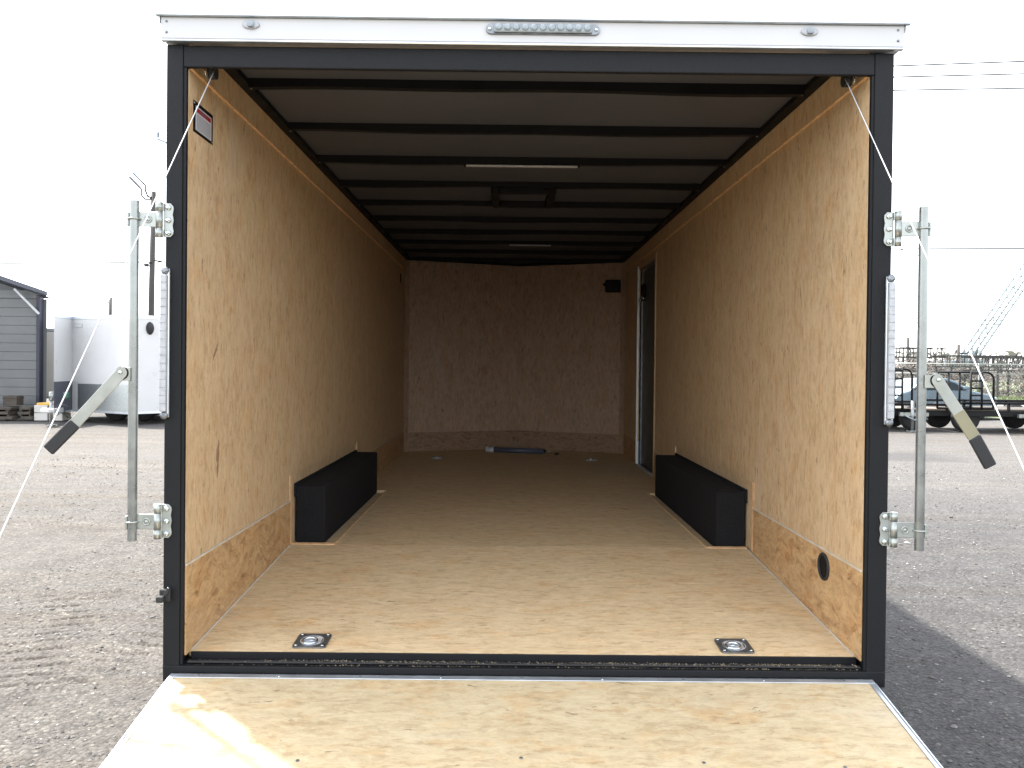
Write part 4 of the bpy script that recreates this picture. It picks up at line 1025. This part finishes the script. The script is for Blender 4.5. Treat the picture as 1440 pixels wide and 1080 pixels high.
# chain link fence
fe = thing('chain_link_fence', 'grey chain link fence running behind the parked flatbeds', 'fence', (28, 40, 0))
m = MB(); x = 19
while x < 46: m.cyl((x, 39.5, 0), (x, 39.5, 1.92), .035, 8); x += 3.0
m.build('post', M_ZINC, fe)
m = MB(); m.cyl((18, 39.5, 1.88), (46, 39.5, 1.86), .03, 8); m.cyl((18, 39.5, 1.36), (46, 39.5, 1.36), .022, 6); m.build('rail', M_ZINC, fe)
m = MB(); bmw = m.bm; x = 18.0
def thin(a, b_, w):
    a = Vector(a); b_ = Vector(b_); d = (b_ - a).normalized(); s = d.cross(Vector((0, 1, 0))).normalized() * w
    vs_ = [bmw.verts.new(p) for p in (a - s, a + s, b_ + s, b_ - s)]; bmw.faces.new(vs_)
while x < 45:
    thin((x, 39.52, .05), (x + 1.8, 39.52, 1.85), .003); thin((x + 1.8, 39.53, .05), (x, 39.53, 1.85), .003); x += .16
m.build('wire_mesh', M_ZINC, fe)

# scrub trees: trunk, limbs, crowns of many small leaves with gaps
def scrub(x, y, h, w, lab_, mat, seed, n=1500, sparse=.5):
    r = random.Random(seed); t = thing('scrub_tree', lab_, 'tree', (x, y, 0), 'scrubby trees at the yard edge')
    m = MB(); tips = []
    for k in range(6):
        a = r.random() * 6.28; L = h * r.uniform(.6, .95); e = Vector((x + math.cos(a) * w * .4 * r.random(), y + math.sin(a) * w * .3, L))
        mid = Vector((x + (e.x - x) * .3, y + (e.y - y) * .3, L * .5)); m.tube([(x + r.uniform(-.1, .1), y, 0), mid, e], .06, 5, True, .015); tips += [mid.lerp(e, .4), mid.lerp(e, .8), e]
        for j in range(3):
            q = mid.lerp(e, r.random()); q2 = q + Vector((r.uniform(-.4, .4) * w * .6, r.uniform(-.3, .3), r.uniform(.1, .4) * h * .5)); m.tube([q, q2], .02, 4, True, .008); tips.append(q2)
    m.build('trunk', M_BARK, t)
    m = MB(); b = m.bm
    for i in range(n):
        c = r.choice(tips); p = Vector((c.x + r.gauss(0, w * .16), c.y + r.gauss(0, w * .16), max(.1, c.z + r.gauss(0, h * .13))))
        if p.z > h * 1.08: continue
        s = r.uniform(.03, .085); u = Vector((r.gauss(0, 1), r.gauss(0, 1), r.gauss(0, 1))).normalized(); v = u.orthogonal().normalized()
        vs_ = [b.verts.new(q) for q in (p - u * s, p - v * s * .5, p + u * s, p + v * s * .5)]; b.faces.new(vs_)
    m.build('crown', mat, t)
places = [(25.2, 46.5, 2.5, 2.6, 2), (27.4, 48.2, 2.3, 2.6, 2), (29.6, 49.0, 2.1, 2.8, 1), (31.4, 45.2, 2.0, 2.4, 1), (33.2, 44.2, 1.95, 2.6, 1), (35.4, 44.0, 2.2, 2.8, 1), (38.0, 45.5, 2.4, 3.0, 2), (41, 47, 2.3, 3.2, 1)]
names = ['brownish bare scrub tree nearest the black frame post', 'reddish brown scrub tree behind the middle rack', 'olive scrub tree behind the posts', 'small dull green scrub tree left of the white cable', 'dull green scrub tree just right of the cable', 'dark green bushy scrub tree near the right edge', 'brown scrub tree at the right edge behind the rack', 'green scrub tree beyond the right edge of the fence']
for i, ((x, y, h, w, k), nm) in enumerate(zip(places, names)): scrub(x, y, h, w, nm, M_LEAF1 if k == 1 else M_LEAF2, 40 + i, 2600)
# low brush mass and grass
def cards(name, label, cat, mat, regions, seed):
    r = random.Random(seed); b = bmesh.new()
    for (x0, x1, y0, y1, h, n, s0, s1, up) in regions:
        for i in range(n):
            p = Vector((r.uniform(x0, x1), r.uniform(y0, y1), r.random() ** 1.5 * h)); s = r.uniform(s0, s1)
            if up: u = Vector((r.gauss(0, .3), r.gauss(0, .3), 1)).normalized() * s; v = Vector((r.gauss(0, 1), r.gauss(0, 1), 0)).normalized() * s * .18; p.z = u.z + .03
            else: u = Vector((r.gauss(0, 1), r.gauss(0, 1), r.gauss(0, 1))).normalized() * s; v = u.orthogonal().normalized() * s * .5
            vs_ = [b.verts.new(q) for q in (p - u, p - v, p + u, p + v)]; b.faces.new(vs_)
    me = bpy.data.meshes.new(name); b.to_mesh(me); b.free(); me.materials.append(mat); o = bpy.data.objects.new(name, me); C.objects.link(o); tag(o, label, cat, kind='stuff')
cards('brush', 'tangled brown brush filling the yard edge below the racks', 'brush', M_LEAF2, [(22, 48, 42.5, 50, 1.9, 12000, .06, .16, False)], 3)
cards('far_woods', 'low dull green far woods along the horizon', 'woods', M_LEAF1, [(-180, 260, 150, 175, 5.5, 9000, .5, 1.3, False)], 5)
cards('grass', 'short green grass on the verge behind the flatbeds', 'grass', M_GRASS, [(9, 34, 22.4, 28.3, 0, 14000, .04, .09, True), (16, 60, 35.7, 42, 0, 9000, .05, .1, True)], 4)

# ------------------------------------------------------------------ every loose repeat becomes a part of its own
def split_parts(names):
    for o in list(bpy.data.objects):
        if o.type != 'MESH' or o.name.split('.')[0] not in names: continue
        me = o.data; n = len(me.vertices); par = list(range(n))
        def find(a):
            while par[a] != a: par[a] = par[par[a]]; a = par[a]
            return a
        for e in me.edges:
            a, b_ = find(e.vertices[0]), find(e.vertices[1])
            if a != b_: par[a] = b_
        groups = {}
        for f in me.polygons: groups.setdefault(find(f.vertices[0]), []).append(f)
        if len(groups) < 2 or len(groups) > 90: continue
        metas = []
        for k, fs in groups.items():
            vm = {}; vs = []; ff = []
            for f in fs:
                for v in f.vertices:
                    if v not in vm: vm[v] = len(vs); vs.append(tuple(me.vertices[v].co))
                ff.append([vm[v] for v in f.vertices])
            m2 = bpy.data.meshes.new(me.name); m2.from_pydata(vs, [], ff); m2.materials.append(me.materials[0])
            m2.polygons.foreach_set('use_smooth', [f.use_smooth for f in fs]); metas.append(m2)
        o.data = metas[0]
        for m2 in metas[1:]:
            c = o.copy(); c.data = m2; C.objects.link(c)
split_parts({'corner_trim', 'bolt', 'seam_line', 'leg', 'rivet', 'axle', 'staple', 'end_cap', 'latch_bolt', 'cut_edge', 'trim_ridge', 'screw', 'backing_board', 'side_wall', 'track', 'window', 'spacer', 'lattice', 'floor_seam', 'post', 'ramp_hinge', 'rail'})
